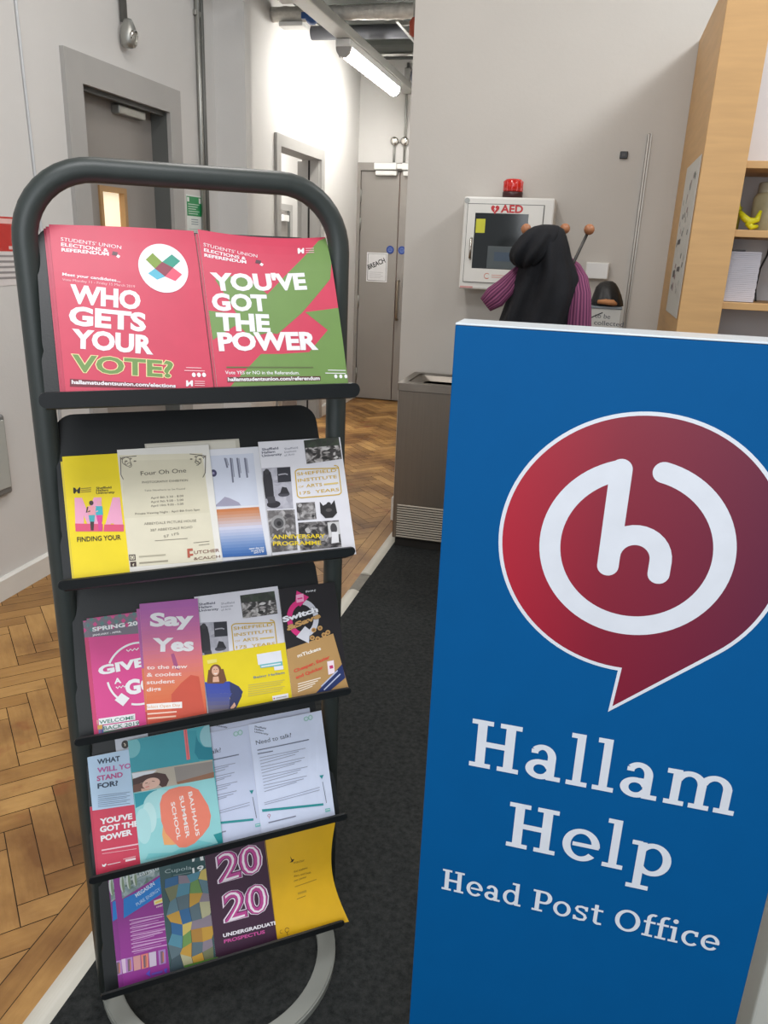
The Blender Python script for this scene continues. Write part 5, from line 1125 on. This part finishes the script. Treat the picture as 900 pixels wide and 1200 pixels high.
def talk(a, Z, dx=0, dy=0, full=True, skew=0):
    T = lambda x, y: Z(x+dx, y+dy)
    hallam_logo(a, T(322,152), T(398,166), (60,64,84), dy=3.1, h=.0036)
    a.ell(T(608,105), .0050, .0044, (150,196,188), 14); a.ell(T(632,98), .0046, .0050, (150,196,188), 14); a.ell(T(608,105), .0032, .0028, (205,222,232), 12); a.ell(T(632,98), .0030, .0034, (205,222,232), 12)
    a.text('Need to talk?', T(332,250), T(526,205), .0088, (52,58,76), .0)
    a.strip([T(338,280), T(624,220)], .0020, (110,116,136)); a.strip([T(340,300), T(424,284)], .0020, (110,116,136))
    for k in range(12): a.strip([T(350+2.5*k,322+17*k), T(604-30*(k % 3)-10*(k % 2)+2*k,268+17*k)], .0012, GY)
    a.strip([T(376,572), T(684,485)], .0010, GY); a.strip([T(378,582), T(684,500)], .0010, GY)
    a.poly([T(364,608),T(704,574),T(706,586),T(366,622)], TEL)
    a.poly([T(682,420),T(706,416),T(696,440)], TEL); a.strip([T(700,455),T(722,572)], .0010, (90,96,110))
    a.poly([T(714,605),T(742,600),T(744,618),T(716,623)], (120,190,190)); a.strip([T(718,612),T(740,608)], .0010, WH)
    a.arc(a.P(*T(403,642)), .0024, .0010, 0, 360, (180,120,140), 14); a.strip([T(404,650),T(405,660)], .0010, (180,120,140)); a.strip([T(400,682),T(552,645)], .0020, (128,132,150))
leaflet('flyer', 'white flyer behind the two Need to talk flyers', ROW4, 3, .2235, .4225, .2180, .0015, (196,202,224), lambda a: [hallam_logo(a, Z4b(106,118), Z4b(172,128), (70,74,94), dy=3.1, h=.0036), [a.strip([Z4b(205,92+8*k), Z4b(270,80+8*k)], .0014, (130,136,158)) for k in range(2)], [a.strip([Z4b(300,75+8*k), Z4b(350,66+8*k)], .0014, (150,156,176)) for k in range(3)]], th=.001)
leaflet('flyer', 'left white Need to talk flyer half hidden by teal booklet', ROW4, 3, .196, .3040, .2080, .0040, (206,214,238), lambda a: talk(a, Z4b, -388, 84), th=.001)
def bow4(f, g): return (0, 0, .004*math.sin(PI*f)*g)
leaflet('flyer', 'front white flyer reading Need to talk on fourth shelf', ROW4, 3, .2960, .4445, .2090, .0068, PB, lambda a: talk(a, Z4b), th=.001, bend=bow4, cuts=(8,0))
# --- row 5 --------------------------------------------------------------------------
Z5 = lambda x, y: (100+x/2.8125, 950+y/2.8125); Z5b = lambda x, y: (90+x/5.457, 980+y/5.457)
ROW5 = 'booklets on the bottom shelf'
PU = (150,54,146)
def tan_(a, T, seed):
    photo_patch(a, [T(275,215),T(595,145),T(605,200),T(290,400)], [(130,150,150),(160,178,176),(110,134,128),(180,190,190),(96,116,104),(140,158,166)], 6, seed)
    for k in range(3): a.ell(T(290+40*k,300-20*k), .0040, .0160, (206,214,208), 16); a.ell(T(296+40*k,310-20*k), .0022, .0150, (130,150,120), 14)
    a.poly([T(298,400),T(440,330),T(600,205),T(612,320),T(500,395),T(300,525)], (30,126,206))
    a.text('MEGASUN', T(382,392), T(500,310), .0085, (214,230,246), .02); a.text('PURE ENERGY', T(386,448), T(536,345), .0070, (190,216,240), .0)
    a.text('luxury', T(340,262), T(390,240), .0060, (200,214,220), .0); a.text('tanstudio', T(400,258), T(590,190), .0100, (220,226,228), .0)
    a.poly([T(492,412),T(618,366),T(622,402),T(496,440)], (238,232,190)); a.poly([T(500,420),T(614,376),T(616,390),T(502,432)], (240,210,90)); a.text('megaSun', T(510,458), T(610,425), .0046, (246,220,230), .02)
    for k in range(9):
        a.strip([T(336+2*k,538+25*k), T(600-50*(k % 2)-8*(k % 3)+3*k,487+25*k)], .0018, (216,170,214)); a.strip([T(348+2*k,550+25*k), T(560-40*(k % 3)+3*k,510+25*k)], .0013, (196,136,194))
    for k, (x, c_) in enumerate(((290,(216,190,214)),(330,(180,130,190)),(380,(210,150,150)),(430,(226,130,120)),(480,(206,190,210)),(540,(170,130,190)),(610,(200,180,206)))):
        y = 795-.24*(x-270); w = 46; a.poly([T(x-20,y), T(x-20+w,y-11), T(x-16+w,y+80), T(x-14,y+92)], c_)
        if k % 2: a.poly([T(x-6,y+6), T(x+12,y+2), T(x+14,y+78), T(x-2,y+84)], (120,96,110)); a.poly([T(x+8,y+12), T(x+16,y+10), T(x+18,y+70), T(x+10,y+74)], (196,120,90))
    a.poly([T(440,880),T(470,850),T(466,880),T(476,900)], (96,84,196)); a.poly([T(556,850),T(578,840),T(574,875),T(562,868)], (96,84,196)); a.strip([T(478,882),T(548,864)], .0040, (110,80,180))
leaflet('booklet', 'purple and blue booklet edge left behind the purple price booklet', ROW5, 4, .018, .118, .2080, .002, (140,52,138), lambda a: [tan_(a, lambda x, y: Z5b(x-70, y+20), 31)], th=.002)
leaflet('booklet', 'purple price booklet with diagonal blue band on bottom shelf', ROW5, 4, .0275, .1345, .2085, .0048, PU, lambda a: tan_(a, Z5b, 32), th=.002)
def cupola(a):
    a.poly([Z5(*p) for p in ((280,160),(390,125),(405,205),(285,235))], (44,82,84))
    rnd = random.Random(21); pal = [(92,112,120),(120,124,92),(196,152,62),(206,184,100),(96,128,140),(140,128,140),(84,140,160),(110,150,84),(176,130,60),(66,84,92),(180,176,140),(52,104,150)]
    pts_ = [[Z5(262+ (404-262)*i/4 + (6+2*j) + rnd.uniform(-9,9), 222-8*i+38*j+rnd.uniform(-12,12)) for i in range(5)] for j in range(9)]
    for j in range(8):
        for i in range(4):
            a.poly([pts_[j][i], pts_[j][i+1], pts_[j+1][i+1], pts_[j+1][i]], rnd.choice(pal))
            if rnd.random() < .6: a.strip([pts_[j][i], pts_[j+1][i]], .0007, (40,44,48))
    a.poly([Z5(*p) for p in ((325,510),(438,480),(440,492),(328,520))], (90,140,60))
    a.text('Cupola', Z5(262,207), Z5(350,192), .0078, (170,190,190), .0); a.text('19', Z5(354,206), Z5(391,195), .0112, (234,238,236), .02)
    a.poly([Z5(350,138),Z5(384,130),Z5(390,163),Z5(352,168)], (236,238,236)); a.ell(Z5(369,148), .0050, .0060, (60,90,94), 16); a.poly([Z5(362,150),Z5(376,150),Z5(380,166),Z5(358,168)], (60,90,94)); a.strip([Z5(290,213),Z5(348,203)], .0008, (140,160,160))
leaflet('leaflet', 'teal leaflet with stained glass picture and number 19', ROW5, 4, .112, .2040, .2060, .0078, (60,90,92), cupola, th=.0012)
def prosp(a):
    mg = (196,76,150)
    for t_, l, r in (('20', (436,242), (590,200)), ('20', (456,372), (610,330))):
        a.text(t_, Z5(*l), Z5(*r), .0640, (244,226,240), .07); 
    for t_, l, r in (('20', (441,239), (586,199)), ('20', (461,369), (606,329))): a.text(t_, Z5(*l), Z5(*r), .0620, (96,30,84), .05)
    for t_, l, r in (('20', (443,238), (584,198)), ('20', (463,368), (604,328))): a.text(t_, Z5(*l), Z5(*r), .0605, mg, .03)
    for t_, l, r in (('20', (448,235), (580,196)), ('20', (468,365), (600,326))): a.text(t_, Z5(*l), Z5(*r), .0570, (250,238,246), -.022)
    a.text('UNDERGRADUATE', Z5(454,418), Z5(632,374), .0078, (244,238,244), .04); a.text('PROSPECTUS', Z5(457,437), Z5(592,404), .0074, (206,84,156), .035)
leaflet('prospectus', 'dark purple undergraduate prospectus with pink 2020 numerals', ROW5, 4, .2005, .3250, .2110, .0058, (66,38,60), prosp, th=.004, cat='booklet')
def ydiary(a):
    dk = (70,52,20)
    a.poly([Z5(*p) for p in ((676,148),(684,160),(692,158),(686,168),(676,170),(682,164))], (54,40,20)); a.text('mactur', Z5(690,174), Z5(730,164), .0055, (120,92,30), .0)
    for k, (w, x1) in enumerate((('dual academic', 742),('diary and fresh', 754),('year planner', 738))): a.text(w, Z5(691,203+15*k), Z5(x1,188+15*k), .0045, (120,92,28), .0)
    a.strip([Z5(694,250), Z5(776,222)], .0016, (176,136,30)); a.strip([Z5(704,272), Z5(736,262)], .004, (190,150,34)); a.strip([Z5(700,290), Z5(732,278)], .0010, (130,100,30))
    a.arc(a.P(*Z5(664,392)), .0040, .0010, 0, 330, (110,70,24), 20); a.strip([Z5(664,400),Z5(666,410)], .0010, (110,70,24)); a.arc(a.P(*Z5(646,398)), .0030, .0009, 60, 300, (150,100,28), 14)
    a.strip([Z5(590,96), Z5(632,420)], .0007, (200,156,20))
def bowy(f, g): return (-.018*math.sin(PI*g)*f*f, 0, .012*(1-math.sin(PI*g))*f)
leaflet('booklet', 'plain yellow booklet with bowed right edge on bottom shelf', ROW5, 4, .3215, .4755, .2060, .0060, (228,178,26), ydiary, th=.003, bend=bowy, cuts=(10,16))
